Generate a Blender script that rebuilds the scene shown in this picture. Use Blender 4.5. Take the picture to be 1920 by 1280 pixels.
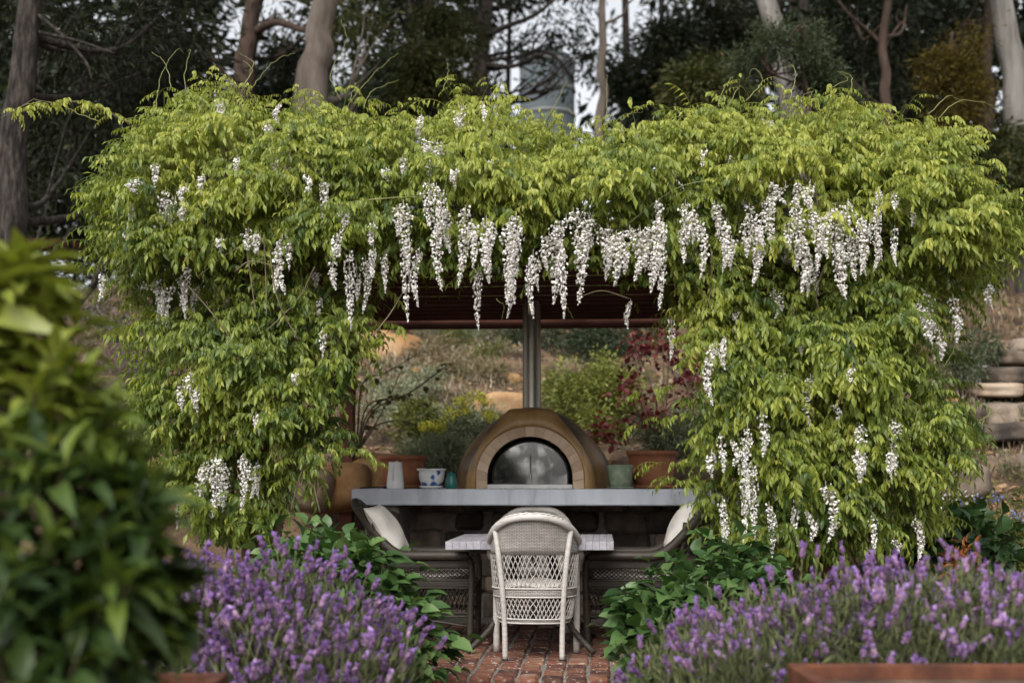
import bpy, math
import numpy as np
from mathutils import Matrix, Vector

# ------------------------------------------------------------------ camera, sky, sun, exposure
for _o in list(bpy.data.objects):
    bpy.data.objects.remove(_o)
scene = bpy.context.scene
COL = scene.collection
CAM_H, FPX, HORIZON = 1.074, 2400.0, 900.0
PITCH = math.atan((HORIZON - 640.0) / FPX)
cam_data = bpy.data.cameras.new("camera")
cam = bpy.data.objects.new("camera", cam_data)
COL.objects.link(cam)
cam.location = (0, 0, CAM_H)
cam.rotation_euler = (math.pi / 2 + PITCH, 0, 0)
cam_data.sensor_width = 36.0
cam_data.lens = FPX / 1920.0 * 36.0
cam_data.clip_start, cam_data.clip_end = 0.1, 900.0
cam_data.dof.use_dof = True
cam_data.dof.focus_distance = 7.85
cam_data.dof.aperture_fstop = 1.55
scene.camera = cam

SUN_EL, SUN_AZ = math.radians(44), math.radians(198)   # azimuth clockwise from +Y
world = bpy.data.worlds.new("World")
scene.world = world
world.use_nodes = True
wn, wl = world.node_tree.nodes, world.node_tree.links
wn.clear()
w_out = wn.new("ShaderNodeOutputWorld")
w_bg = wn.new("ShaderNodeBackground")
w_hs = wn.new("ShaderNodeHueSaturation")
w_sky = wn.new("ShaderNodeTexSky")
w_sky.sky_type = 'NISHITA'
w_sky.sun_disc = False
w_sky.sun_elevation = SUN_EL
w_sky.sun_rotation = SUN_AZ
w_sky.air_density, w_sky.dust_density, w_sky.ozone_density = 1.0, 4.0, 1.0
w_hs.inputs['Saturation'].default_value = 0.18
w_bg.inputs['Strength'].default_value = 0.15
wl.new(w_sky.outputs[0], w_hs.inputs['Color'])
wl.new(w_hs.outputs[0], w_bg.inputs['Color'])
wl.new(w_bg.outputs[0], w_out.inputs['Surface'])

sun_data = bpy.data.lights.new("sun", 'SUN')
sun_data.energy = 1.5
sun_data.angle = math.radians(45)
sun_data.color = (1.0, 0.965, 0.91)
sun = bpy.data.objects.new("sun", sun_data)
COL.objects.link(sun)
_sd = Vector((math.sin(SUN_AZ) * math.cos(SUN_EL), math.cos(SUN_AZ) * math.cos(SUN_EL), math.sin(SUN_EL)))
sun.rotation_euler = (-_sd).to_track_quat('-Z', 'Y').to_euler()
sun.location = (0, 0, 40)

vs = scene.view_settings
vs.view_transform, vs.look, vs.gamma, vs.exposure = 'Standard', 'None', 1.0, 0.80
vs.use_curve_mapping = False
scene.render.engine = 'CYCLES'
scene.cycles.use_denoising = True
scene.cycles.max_bounces = 6
scene.cycles.diffuse_bounces = 3
scene.cycles.glossy_bounces = 3
scene.cycles.transmission_bounces = 4
scene.cycles.transparent_max_bounces = 6
scene.cycles.sample_clamp_indirect = 4.0

# ------------------------------------------------------------------ helpers
_cp, _sp = math.cos(PITCH), math.sin(PITCH)
def P(px, py, d):
    """world point seen at photograph pixel (px, py) standing d metres in front of the camera"""
    u, v = (px - 960.0) / FPX, (640.0 - py) / FPX
    k = d / (_cp - v * _sp)
    return np.array([u * k, d, CAM_H + (_sp + v * _cp) * k])
def PA(px, py, d):
    px, py, d = (np.asarray(a, float) for a in (px, py, d))
    u, v = (px - 960.0) / FPX, (640.0 - py) / FPX
    k = d / (_cp - v * _sp)
    return np.stack([u * k, d + 0 * k, CAM_H + (_sp + v * _cp) * k], -1)
YAW = math.radians(3.9)          # the pergola and all that stands under it turn a little
ORG = np.array([0.15, 8.5, 0.0])
_cy, _sy = math.cos(YAW), math.sin(YAW)
def S(x, y, z=0.0):
    return np.array([ORG[0] + x * _cy + y * _sy, ORG[1] - x * _sy + y * _cy, z])
def toS(p):
    dx, dy = p[0] - ORG[0], p[1] - ORG[1]
    return np.array([dx * _cy - dy * _sy, dx * _sy + dy * _cy, p[2] if len(p) > 2 else 0.0])
def SP(px, py, d):
    return toS(P(px, py, d))

def link(o):
    COL.objects.link(o)
    return o
def tag(o, label=None, cat=None, group=None, kind=None):
    if label: o["label"] = label
    if cat: o["category"] = cat
    if group: o["group"] = group
    if kind: o["kind"] = kind
    return o
def thing(name, label, cat, loc=(0, 0, 0), rotz=0.0, group=None):
    o = link(bpy.data.objects.new(name, None))
    o.empty_display_size = 0.1
    o.location = [float(c) for c in loc]
    o.rotation_euler = (0, 0, rotz)
    return tag(o, label, cat, group)
def raw_mesh(name, V, F, mat, smooth=False, tint=None, wuv=None, mats=None, midx=None):
    me = bpy.data.meshes.new(name)
    V = np.ascontiguousarray(V, dtype=np.float32).reshape(-1, 3)
    if isinstance(F, np.ndarray):
        F = np.ascontiguousarray(F, dtype=np.int32)
        m, k = F.shape
        me.vertices.add(len(V)); me.vertices.foreach_set("co", V.ravel())
        me.loops.add(m * k); me.loops.foreach_set("vertex_index", F.ravel())
        me.polygons.add(m); me.polygons.foreach_set("loop_start", np.arange(0, m * k, k, dtype=np.int32))
        me.update(calc_edges=True)
    else:
        me.from_pydata(V.tolist(), [], [list(map(int, f)) for f in F])
        me.update()
    if smooth:
        me.polygons.foreach_set("use_smooth", np.ones(len(me.polygons), dtype=bool))
    if tint is not None:
        a = me.attributes.new("tint", 'FLOAT', 'POINT'); a.data.foreach_set("value", np.asarray(tint, np.float32))
    if wuv is not None:
        a = me.attributes.new("wuv", 'FLOAT_VECTOR', 'POINT'); a.data.foreach_set("vector", np.asarray(wuv, np.float32).ravel())
    for mt in (mats or [mat]):
        me.materials.append(mt)
    if midx is not None:
        me.polygons.foreach_set("material_index", np.asarray(midx, np.int32))
    return me
def obj(name, V, F, mat, parent=None, world=False, **kw):
    V = np.asarray(V, float).reshape(-1, 3)
    if world and parent is not None:
        root = parent
        while root.parent is not None: root = root.parent
        V = V - np.array(root.location)
        if abs(root.rotation_euler.z) > 1e-6:
            a = -root.rotation_euler.z
            R = np.array([[math.cos(a), -math.sin(a), 0], [math.sin(a), math.cos(a), 0], [0, 0, 1]])
            V = V @ R.T
    o = link(bpy.data.objects.new(name, raw_mesh(name, V, F, mat, **kw)))
    if parent is not None: o.parent = parent
    return o
def inst(name, me, parent, M3, pos):
    o = link(bpy.data.objects.new(name, me))
    o.parent = parent
    m = Matrix.Identity(4)
    for i in range(3):
        for j in range(3):
            m[i][j] = float(M3[i][j])
        m[i][3] = float(pos[i])
    o.matrix_basis = m
    return o
def rotz3(a):
    c, s = math.cos(a), math.sin(a)
    return np.array([[c, -s, 0], [s, c, 0], [0, 0, 1.0]])
def nrm(v):
    return v / np.maximum(np.linalg.norm(v, axis=-1, keepdims=True), 1e-9)
def frames(dirs, rng, roll=0.5, up=(0, 0, 1)):
    """columns: side, along, normal"""
    y = nrm(np.asarray(dirs, float))
    u = np.broadcast_to(np.asarray(up, float), y.shape) + rng.normal(0, .05, y.shape)
    x = nrm(np.cross(y, u)); z = np.cross(x, y)
    a = rng.normal(0, roll, len(y))[:, None]
    x2 = x * np.cos(a) + z * np.sin(a); z2 = -x * np.sin(a) + z * np.cos(a)
    return np.stack([x2, y, z2], -1)
def join(parts):
    """[(V, F list)] -> V, F"""
    Vs, Fs, n = [], [], 0
    for V, F in parts:
        V = np.asarray(V, float).reshape(-1, 3)
        Vs.append(V); Fs += [tuple(i + n for i in f) for f in F]; n += len(V)
    return np.concatenate(Vs), Fs
def tube(pts, rad, sides=6, cap=True):
    pts = np.asarray(pts, float); n = len(pts)
    rad = np.broadcast_to(np.asarray(rad, float), (n,))
    t = nrm(np.gradient(pts, axis=0))
    ref = np.array([0, 0, 1.0]) if abs(t[0][2]) < .9 else np.array([1.0, 0, 0])
    x = nrm(np.cross(t[0], ref)); V = []
    for i in range(n):
        x = nrm(x - t[i] * np.dot(x, t[i])); y = np.cross(t[i], x)
        a = np.arange(sides) / sides * 2 * math.pi
        V.append(pts[i] + rad[i] * (np.cos(a)[:, None] * x + np.sin(a)[:, None] * y))
    V = np.concatenate(V); F = []
    for i in range(n - 1):
        for j in range(sides):
            k = (j + 1) % sides
            F.append((i * sides + j, i * sides + k, (i + 1) * sides + k, (i + 1) * sides + j))
    if cap:
        F.append(tuple(range(sides - 1, -1, -1))); F.append(tuple(range((n - 1) * sides, n * sides)))
    return V, F
def each(name, parts, mat, parent):
    for V, F in parts:
        obj(name, V, F, mat, parent, world=True, smooth=True)
def curve(pts, n=12):
    """Catmull-Rom through the points"""
    p = np.asarray(pts, float); p = np.concatenate([[2 * p[0] - p[1]], p, [2 * p[-1] - p[-2]]])
    out = []
    segs = len(p) - 3
    for i in range(n):
        s = i / (n - 1) * segs; k = min(int(s), segs - 1); t = s - k
        a, b, c, d = p[k], p[k + 1], p[k + 2], p[k + 3]
        out.append(.5 * ((2 * b) + (c - a) * t + (2 * a - 5 * b + 4 * c - d) * t * t + (3 * b - a - 3 * c + d) * t ** 3))
    return np.array(out)
def lathe(prof, seg=28, closed=False):
    V = [(r * math.cos(2 * math.pi * j / seg), r * math.sin(2 * math.pi * j / seg), z) for r, z in prof for j in range(seg)]
    F = []
    for i in range(len(prof) - 1):
        for j in range(seg):
            k = (j + 1) % seg
            F.append((i * seg + j, i * seg + k, (i + 1) * seg + k, (i + 1) * seg + j))
    F.append(tuple(range(seg - 1, -1, -1)))
    if closed: F.append(tuple(range((len(prof) - 1) * seg, len(prof) * seg)))
    return V, F
def cbox(sx, sy, sz, b=.006, c=(0, 0, 0), jit=0.0, rng=None):
    """chamfered box"""
    V, idx = [], {}
    for i, X in enumerate((-1, 1)):
        for j, Y in enumerate((-1, 1)):
            for k, Z in enumerate((-1, 1)):
                q = np.zeros(3) if not jit else rng.normal(0, jit, 3)
                for ax in range(3):
                    h = np.array([sx / 2, sy / 2, sz / 2]) - b
                    h[ax] += b
                    idx[(i, j, k, ax)] = len(V)
                    V.append(np.array([X, Y, Z]) * h + q + np.asarray(c, float))
    F = []
    g = lambda i, j, k, a: idx[(i, j, k, a)]
    F += [(g(0,0,0,0), g(0,0,1,0), g(0,1,1,0), g(0,1,0,0)), (g(1,0,0,0), g(1,1,0,0), g(1,1,1,0), g(1,0,1,0)),
          (g(0,0,0,1), g(1,0,0,1), g(1,0,1,1), g(0,0,1,1)), (g(0,1,0,1), g(0,1,1,1), g(1,1,1,1), g(1,1,0,1)),
          (g(0,0,0,2), g(0,1,0,2), g(1,1,0,2), g(1,0,0,2)), (g(0,0,1,2), g(1,0,1,2), g(1,1,1,2), g(0,1,1,2))]
    for i in (0, 1):
        for j in (0, 1):
            F.append((g(i,j,0,0), g(i,j,1,0), g(i,j,1,1), g(i,j,0,1)))
            F.append((g(i,0,j,0), g(i,1,j,0), g(i,1,j,2), g(i,0,j,2)))
            F.append((g(0,i,j,1), g(1,i,j,1), g(1,i,j,2), g(0,i,j,2)))
            for k in (0, 1):
                F.append((g(i,j,k,0), g(i,j,k,1), g(i,j,k,2)))
    import bmesh
    bm = bmesh.new()
    bv = [bm.verts.new(v) for v in V]
    for f in F: bm.faces.new([bv[q] for q in f])
    bmesh.ops.recalc_face_normals(bm, faces=bm.faces)
    bm.verts.index_update()
    F = [tuple(v.index for v in f.verts) for f in bm.faces]
    bm.free()
    return np.array(V), F
def hash3(p, seed=0.0):
    """cheap smooth noise: sum of sines"""
    p = np.asarray(p, float); r = np.random.default_rng(int(seed * 1000) + 7)
    out = 0.0
    for k in range(7):
        w = r.normal(0, 1, 3); w = w / np.linalg.norm(w) * (1 + .8 * k * .5)
        out = out + np.sin(p @ w * 1.0 + r.uniform(0, 6.28)) / (1 + .45 * k)
    return out / 3.2
def rock(seed, size, n=6, sq=3.2, rough=.09):
    rng = np.random.default_rng(seed)
    g = np.linspace(-1, 1, n + 1); V, F, key = [], [], {}
    def vid(p):
        k = tuple(np.round(p, 4))
        if k not in key:
            key[k] = len(V); V.append(p)
        return key[k]
    for ax in range(3):
        for sgn in (-1, 1):
            for i in range(n):
                for j in range(n):
                    q = []
                    for a, b in ((g[i], g[j]), (g[i+1], g[j]), (g[i+1], g[j+1]), (g[i], g[j+1])):
                        p = [0, 0, 0]; p[ax] = sgn; p[(ax+1) % 3] = a; p[(ax+2) % 3] = b
                        q.append(vid(np.array(p, float)))
                    F.append(tuple(q if sgn > 0 else q[::-1]))
    V = np.array(V)
    L = (np.abs(V) ** sq).sum(1) ** (1 / sq)
    V = V / L[:, None]
    nz = hash3(V * 1.8, seed * .37) * rough + hash3(V * 5.5, seed * .71 + 3) * rough * .35
    V = V * (1 + nz)[:, None] * np.asarray(size) / 2
    sh = rng.normal(0, .09, (3, 3)); np.fill_diagonal(sh, 1)
    return V @ sh.T, F

# ------------------------------------------------------------------ materials
def new_mat(name):
    m = bpy.data.materials.new(name); m.use_nodes = True
    nt = m.node_tree
    return m, nt.nodes, nt.links, nt.nodes["Principled BSDF"]
def node(N, kind, **inp):
    n = N.new(kind)
    for k, v in inp.items():
        n.inputs[k.replace('_', ' ')].default_value = v
    return n
def ramp(N, stops):
    r = N.new("ShaderNodeValToRGB"); e = r.color_ramp.elements
    while len(e) < len(stops): e.new(0.5)
    for q, (p, c) in zip(e, stops):
        q.position = p; q.color = (*c, 1)
    return r
def leaf_mat(name, stops, trans=.3, rough=.5, spec=.35, objrand=.25, tcol=(1.25, 1.3, .7)):
    m, N, L, b = new_mat(name)
    at = N.new("ShaderNodeAttribute"); at.attribute_name = "tint"
    oi = N.new("ShaderNodeObjectInfo")
    mr = N.new("ShaderNodeMath"); mr.operation = 'MULTIPLY_ADD'; mr.inputs[1].default_value = objrand; mr.inputs[2].default_value = -objrand / 2
    L.new(oi.outputs['Random'], mr.inputs[0])
    ad = N.new("ShaderNodeMath"); ad.operation = 'ADD'
    L.new(at.outputs['Fac'], ad.inputs[0]); L.new(mr.outputs[0], ad.inputs[1])
    r = ramp(N, stops); L.new(ad.outputs[0], r.inputs[0])
    L.new(r.outputs[0], b.inputs['Base Color'])
    b.inputs['Roughness'].default_value = rough
    b.inputs['Specular IOR Level'].default_value = spec
    if trans > 0:
        mul = N.new("ShaderNodeMix"); mul.data_type = 'RGBA'; mul.blend_type = 'MULTIPLY'; mul.inputs['Factor'].default_value = 1
        L.new(r.outputs[0], mul.inputs['A']); mul.inputs['B'].default_value = (*tcol, 1)
        t = N.new("ShaderNodeBsdfTranslucent"); L.new(mul.outputs['Result'], t.inputs['Color'])
        mx = N.new("ShaderNodeMixShader"); mx.inputs[0].default_value = trans
        L.new(b.outputs[0], mx.inputs[1]); L.new(t.outputs[0], mx.inputs[2])
        L.new(mx.outputs[0], N["Material Output"].inputs['Surface'])
    return m
def surf_mat(name, stops, scale=6.0, detail=6.0, rough=.8, bump=.3, bscale=None, metal=0.0, spec=.3, stretch=(1, 1, 1), objrand=0.0,
             spots=None, dist=.02, rvar=0.0):
    m, N, L, b = new_mat(name)
    tc = N.new("ShaderNodeTexCoord"); mp = N.new("ShaderNodeMapping"); mp.inputs['Scale'].default_value = stretch
    L.new(tc.outputs['Object'], mp.inputs['Vector'])
    n1 = node(N, "ShaderNodeTexNoise", Scale=scale, Detail=detail, Roughness=.62)
    L.new(mp.outputs[0], n1.inputs['Vector'])
    r = ramp(N, stops)
    src = n1.outputs['Fac']
    if objrand:
        oi = N.new("ShaderNodeObjectInfo")
        ma = N.new("ShaderNodeMath"); ma.operation = 'MULTIPLY_ADD'; ma.inputs[1].default_value = objrand; ma.inputs[2].default_value = -objrand / 2
        L.new(oi.outputs['Random'], ma.inputs[0])
        ad = N.new("ShaderNodeMath"); ad.operation = 'ADD'
        L.new(src, ad.inputs[0]); L.new(ma.outputs[0], ad.inputs[1]); src = ad.outputs[0]
        # every copy also shifts the noise
        va = N.new("ShaderNodeVectorMath"); va.operation = 'ADD'
        cx = N.new("ShaderNodeCombineXYZ"); mm = N.new("ShaderNodeMath"); mm.operation = 'MULTIPLY'; mm.inputs[1].default_value = 37.0
        L.new(oi.outputs['Random'], mm.inputs[0]); L.new(mm.outputs[0], cx.inputs[0]); L.new(mm.outputs[0], cx.inputs[2])
        L.new(mp.outputs[0], va.inputs[0]); L.new(cx.outputs[0], va.inputs[1]); L.new(va.outputs[0], n1.inputs['Vector'])
    L.new(src, r.inputs[0])
    colour = r.outputs[0]
    if spots:
        sc, lo, hi, c = spots
        n3 = node(N, "ShaderNodeTexNoise", Scale=sc, Detail=4.0, Roughness=.6); L.new(mp.outputs[0], n3.inputs['Vector'])
        r3 = ramp(N, [(lo, (0, 0, 0)), (hi, (1, 1, 1))]); L.new(n3.outputs['Fac'], r3.inputs[0])
        mx = N.new("ShaderNodeMix"); mx.data_type = 'RGBA'
        L.new(r3.outputs[0], mx.inputs['Factor']); L.new(colour, mx.inputs['A']); mx.inputs['B'].default_value = (*c, 1)
        colour = mx.outputs['Result']
    L.new(colour, b.inputs['Base Color'])
    b.inputs['Roughness'].default_value = rough; b.inputs['Metallic'].default_value = metal
    b.inputs['Specular IOR Level'].default_value = spec
    if rvar:
        mr = N.new("ShaderNodeMapRange"); mr.inputs['To Min'].default_value = rough - rvar; mr.inputs['To Max'].default_value = min(1, rough + rvar)
        L.new(n1.outputs['Fac'], mr.inputs['Value']); L.new(mr.outputs[0], b.inputs['Roughness'])
    if bump:
        n2 = node(N, "ShaderNodeTexNoise", Scale=bscale or scale * 3, Detail=6.0, Roughness=.65); L.new(mp.outputs[0], n2.inputs['Vector'])
        bp = N.new("ShaderNodeBump"); bp.inputs['Strength'].default_value = bump; bp.inputs['Distance'].default_value = dist
        L.new(n2.outputs['Fac'], bp.inputs['Height']); L.new(bp.outputs[0], b.inputs['Normal'])
    return m
def wicker_mat(name, c1, c2, cm, rough=.55):
    m, N, L, b = new_mat(name)
    at = N.new("ShaderNodeAttribute"); at.attribute_name = "wuv"
    br = N.new("ShaderNodeTexBrick")
    br.offset = .5
    br.inputs['Color1'].default_value = (*c1, 1); br.inputs['Color2'].default_value = (*c2, 1); br.inputs['Mortar'].default_value = (*cm, 1)
    br.inputs['Scale'].default_value = 1.0; br.inputs['Mortar Size'].default_value = .0016; br.inputs['Mortar Smooth'].default_value = .6
    br.inputs['Brick Width'].default_value = .030; br.inputs['Row Height'].default_value = .0085
    L.new(at.outputs['Vector'], br.inputs['Vector'])
    n1 = node(N, "ShaderNodeTexNoise", Scale=14.0, Detail=4.0)
    L.new(at.outputs['Vector'], n1.inputs['Vector'])
    r = ramp(N, [(.3, (.72, .70, .68)), (.7, (1, 1, 1))]); L.new(n1.outputs['Fac'], r.inputs[0])
    mu = N.new("ShaderNodeMix"); mu.data_type = 'RGBA'; mu.blend_type = 'MULTIPLY'; mu.inputs['Factor'].default_value = 1
    L.new(br.outputs['Color'], mu.inputs['A']); L.new(r.outputs[0], mu.inputs['B'])
    L.new(mu.outputs['Result'], b.inputs['Base Color'])
    bp = N.new("ShaderNodeBump"); bp.invert = True; bp.inputs['Strength'].default_value = .9; bp.inputs['Distance'].default_value = .004
    L.new(br.outputs['Fac'], bp.inputs['Height']); L.new(bp.outputs[0], b.inputs['Normal'])
    b.inputs['Roughness'].default_value = rough
    return m

M = {}
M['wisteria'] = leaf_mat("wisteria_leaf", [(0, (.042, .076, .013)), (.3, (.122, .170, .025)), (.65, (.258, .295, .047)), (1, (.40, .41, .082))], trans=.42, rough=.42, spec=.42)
M['petal'] = leaf_mat("wisteria_petal", [(0, (.50, .43, .38)), (.25, (.72, .68, .63)), (.6, (.82, .79, .75)), (1, (.88, .86, .83))], trans=.36, rough=.7, spec=.2, objrand=.12, tcol=(1, 1, 1))
M['vine'] = surf_mat("vine_bark", [(.3, (.065, .052, .030)), (.7, (.16, .13, .075))], scale=9, rough=.85, bump=.5)
M['tendril'] = surf_mat("green_tendril", [(.3, (.12, .135, .045)), (.7, (.22, .21, .08))], scale=9, rough=.6, bump=0)
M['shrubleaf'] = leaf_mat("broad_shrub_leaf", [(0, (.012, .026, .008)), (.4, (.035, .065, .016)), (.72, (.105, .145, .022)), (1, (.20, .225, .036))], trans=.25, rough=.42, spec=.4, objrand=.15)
M['hydrangea'] = leaf_mat("hydrangea_leaf", [(0, (.018, .044, .013)), (.5, (.052, .105, .030)), (1, (.115, .18, .055))], trans=.2, rough=.45, spec=.4)
M['lavleaf'] = leaf_mat("lavender_needle", [(0, (.05, .06, .03)), (.5, (.12, .14, .06)), (1, (.22, .235, .12))], trans=.15, rough=.75, spec=.2, objrand=0)
M['lavbract'] = leaf_mat("lavender_bract", [(0, (.14, .08, .20)), (.45, (.26, .15, .38)), (.8, (.39, .25, .51)), (1, (.54, .40, .62))], trans=.3, rough=.7, spec=.2, objrand=.5, tcol=(1.1, .9, 1.15))
M['lavspike'] = leaf_mat("lavender_spike", [(0, (.08, .045, .09)), (.5, (.17, .09, .18)), (1, (.34, .23, .29))], trans=0, rough=.8, spec=.2, objrand=.5)
M['stemgreen'] = surf_mat("green_stem", [(.3, (.08, .10, .04)), (.7, (.17, .17, .08))], scale=9, rough=.8, bump=0)
M['brick'] = surf_mat("clay_brick", [(.18, (.035, .020, .016)), (.36, (.080, .032, .022)), (.5, (.145, .052, .031)), (.62, (.18, .080, .046)), (.78, (.24, .165, .12))],
                      scale=7, rough=.85, bump=.5, bscale=40, objrand=.34, dist=.006, spots=(26, .58, .74, (.30, .27, .24)))
M['mortar'] = surf_mat("mortar", [(.3, (.10, .09, .08)), (.7, (.22, .20, .18))], scale=30, rough=.95, bump=.5, dist=.005)
M['concrete'] = surf_mat("concrete", [(.25, (.27, .29, .33)), (.5, (.46, .485, .54)), (.75, (.56, .58, .63))], scale=5, rough=.75, bump=.15, bscale=40, stretch=(1, 1, .22), dist=.004, spots=(9, .60, .80, (.16, .175, .19)))
M['ochre'] = surf_mat("ochre_render", [(.25, (.080, .050, .027)), (.42, (.20, .118, .050)), (.6, (.29, .175, .075)), (.8, (.38, .26, .15))], scale=3.2, rough=.36, bump=.25, bscale=30, dist=.006, stretch=(1.2, 1.2, .5), spots=(2.6, .45, .62, (.070, .056, .046)))
M['ochrelight'] = surf_mat("pale_ochre_render", [(.25, (.11, .066, .031)), (.42, (.25, .147, .060)), (.6, (.35, .215, .092)), (.8, (.46, .34, .20))], scale=4, rough=.4, bump=.25, bscale=30, dist=.006, stretch=(1.2, 1.2, .5), spots=(5, .60, .78, (.14, .10, .07)))
M['firebrick'] = surf_mat("buff_firebrick", [(.25, (.34, .235, .16)), (.6, (.50, .37, .265)), (.85, (.58, .46, .35))], scale=6, rough=.9, bump=.3, bscale=50, dist=.004, objrand=.3)
M['soot'] = surf_mat("sooty_iron", [(.3, (.006, .006, .006)), (.7, (.02, .018, .016))], scale=8, rough=.6, bump=.2)
M['steel'] = surf_mat("dull_stainless", [(.25, (.16, .145, .12)), (.7, (.38, .355, .31))], scale=3, rough=.38, bump=.08, bscale=40, metal=1.0, stretch=(6, 6, .4), rvar=.15, dist=.003)
M['sillsteel'] = surf_mat("painted_steel", [(.3, (.38, .38, .38)), (.7, (.55, .55, .55))], scale=12, rough=.5, bump=.1, metal=.3)
M['terracotta'] = surf_mat("terracotta", [(.2, (.13, .055, .032)), (.45, (.28, .11, .055)), (.65, (.37, .16, .085)), (.85, (.43, .27, .19))], scale=5, rough=.85, bump=.15, bscale=30, dist=.004, spots=(20, .66, .76, (.42, .36, .31)))
M['enamel'] = surf_mat("white_enamel", [(.25, (.60, .61, .62)), (.7, (.78, .78, .78))], scale=9, rough=.35, bump=.04, spec=.5)
M['greenglaze'] = surf_mat("green_glaze", [(.3, (.09, .14, .095)), (.5, (.20, .25, .17)), (.7, (.33, .36, .26))], scale=16, rough=.35, bump=.1, spec=.5, spots=(9, .55, .7, (.07, .13, .10)))
M['teal'] = surf_mat("teal_glaze", [(.3, (.004, .07, .065)), (.7, (.015, .17, .145))], scale=18, rough=.3, bump=.2, spec=.6)
M['wickerwhite'] = wicker_mat("white_wicker", (.46, .43, .40), (.38, .355, .33), (.085, .075, .066))
M['wickerbrown'] = wicker_mat("brown_wicker", (.056, .046, .034), (.040, .033, .025), (.006, .005, .004))
M['canewhite'] = surf_mat("white_cane", [(.3, (.33, .305, .28)), (.7, (.49, .46, .43))], scale=20, rough=.55, bump=.35, bscale=60, stretch=(.3, .3, 3), dist=.004)
M['canebrown'] = surf_mat("brown_cane", [(.3, (.022, .018, .013)), (.7, (.048, .039, .029))], scale=20, rough=.5, bump=.35, bscale=60, stretch=(.3, .3, 3), dist=.004)
M['linen'] = surf_mat("cream_linen", [(.3, (.46, .43, .39)), (.7, (.60, .565, .52))], scale=5, rough=.95, bump=.35, bscale=9, dist=.015)
M['tablewood'] = surf_mat("whitewashed_board", [(.25, (.17, .163, .175)), (.6, (.27, .258, .28)), (.85, (.37, .355, .37))], scale=14, rough=.7, bump=.2, stretch=(3, .25, 3), objrand=.3, dist=.004)
M['rubber'] = surf_mat("black_rubber", [(.3, (.012, .012, .012)), (.7, (.03, .03, .03))], scale=9, rough=.8, bump=0)
M['redroof'] = surf_mat("dark_red_sheet", [(.3, (.045, .016, .012)), (.7, (.085, .030, .022))], scale=3, rough=.75, bump=.08, spec=.2)
M['redwood'] = surf_mat("red_brown_timber", [(.3, (.055, .020, .014)), (.7, (.115, .042, .028))], scale=4, rough=.85, bump=.3, stretch=(.6, .6, 3), dist=.006)
M['corten'] = surf_mat("rusted_steel", [(.25, (.030, .012, .008)), (.5, (.080, .027, .014)), (.75, (.15, .055, .024))], scale=7, rough=.8, bump=.25, bscale=50, dist=.004)
M['soil'] = surf_mat("garden_soil", [(.32, (.026, .017, .012)), (.5, (.090, .058, .036)), (.68, (.21, .135, .082))], scale=3.5, detail=10, rough=.95, bump=.9, bscale=14, dist=.05)
M['litter'] = leaf_mat("leaf_litter", [(0, (.06, .034, .018)), (.4, (.19, .115, .060)), (.75, (.36, .235, .13)), (1, (.50, .39, .26))], trans=0, rough=.9, spec=.15, objrand=0)
M['sand1'] = surf_mat("orange_sandstone", [(.3, (.11, .055, .026)), (.5, (.28, .15, .062)), (.72, (.40, .265, .15))], scale=2.6, rough=.9, bump=.5, bscale=14, dist=.03, objrand=.2)
M['sand2'] = surf_mat("pale_sandstone", [(.3, (.085, .058, .040)), (.5, (.21, .15, .10)), (.72, (.34, .27, .205))], scale=2.6, rough=.9, bump=.5, bscale=14, dist=.03, objrand=.25)
M['sand3'] = surf_mat("brown_fieldstone", [(.3, (.030, .024, .020)), (.5, (.095, .073, .055)), (.7, (.21, .165, .125))], scale=3.5, rough=.9, bump=.5, bscale=16, dist=.02, objrand=.35)
M['barkdark'] = surf_mat("dark_bark", [(.36, (.010, .008, .007)), (.5, (.032, .026, .022)), (.66, (.080, .067, .056))], scale=9, rough=.95, bump=1.0, bscale=12, stretch=(2.4, 2.4, .55), dist=.06)
M['barkpale'] = surf_mat("pale_bark", [(.3, (.050, .039, .031)), (.5, (.12, .098, .080)), (.75, (.21, .18, .155))], scale=2.6, rough=.9, bump=.5, bscale=7, stretch=(1.6, 1.6, .5), dist=.03, spots=(3.0, .62, .72, (.085, .062, .048)))
M['barkgrey'] = surf_mat("grey_bark", [(.3, (.06, .055, .050)), (.5, (.145, .135, .122)), (.75, (.25, .235, .22))], scale=2.6, rough=.9, bump=.4, bscale=7, stretch=(2.4, 2.4, .3), dist=.03, spots=(3.0, .60, .72, (.10, .085, .07)))
M['barkred'] = surf_mat("reddish_bark", [(.3, (.025, .017, .013)), (.55, (.060, .040, .030)), (.8, (.11, .078, .060))], scale=5, rough=.95, bump=.9, bscale=9, stretch=(2.2, 2.2, .35), dist=.04)
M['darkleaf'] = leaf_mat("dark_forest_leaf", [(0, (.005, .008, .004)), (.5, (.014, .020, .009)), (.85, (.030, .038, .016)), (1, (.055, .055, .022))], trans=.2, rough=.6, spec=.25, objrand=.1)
M['oliveleaf'] = leaf_mat("olive_forest_leaf", [(0, (.016, .022, .008)), (.5, (.045, .056, .017)), (.85, (.085, .088, .028)), (1, (.15, .095, .03))], trans=.25, rough=.6, spec=.25, objrand=.1)
M['greyleaf'] = leaf_mat("grey_green_leaf", [(0, (.022, .034, .018)), (.5, (.06, .080, .042)), (1, (.125, .150, .085))], trans=.25, rough=.6, spec=.25, objrand=.1)
M['goldleaf'] = leaf_mat("golden_leaf", [(0, (.03, .024, .006)), (.5, (.08, .06, .012)), (1, (.15, .11, .022))], trans=.3, rough=.6, spec=.2, objrand=.1)
M['limeleaf'] = leaf_mat("lime_bush_leaf", [(0, (.06, .075, .018)), (.5, (.155, .175, .038)), (1, (.29, .30, .075))], trans=.3, rough=.55, spec=.3, objrand=.1)
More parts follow.
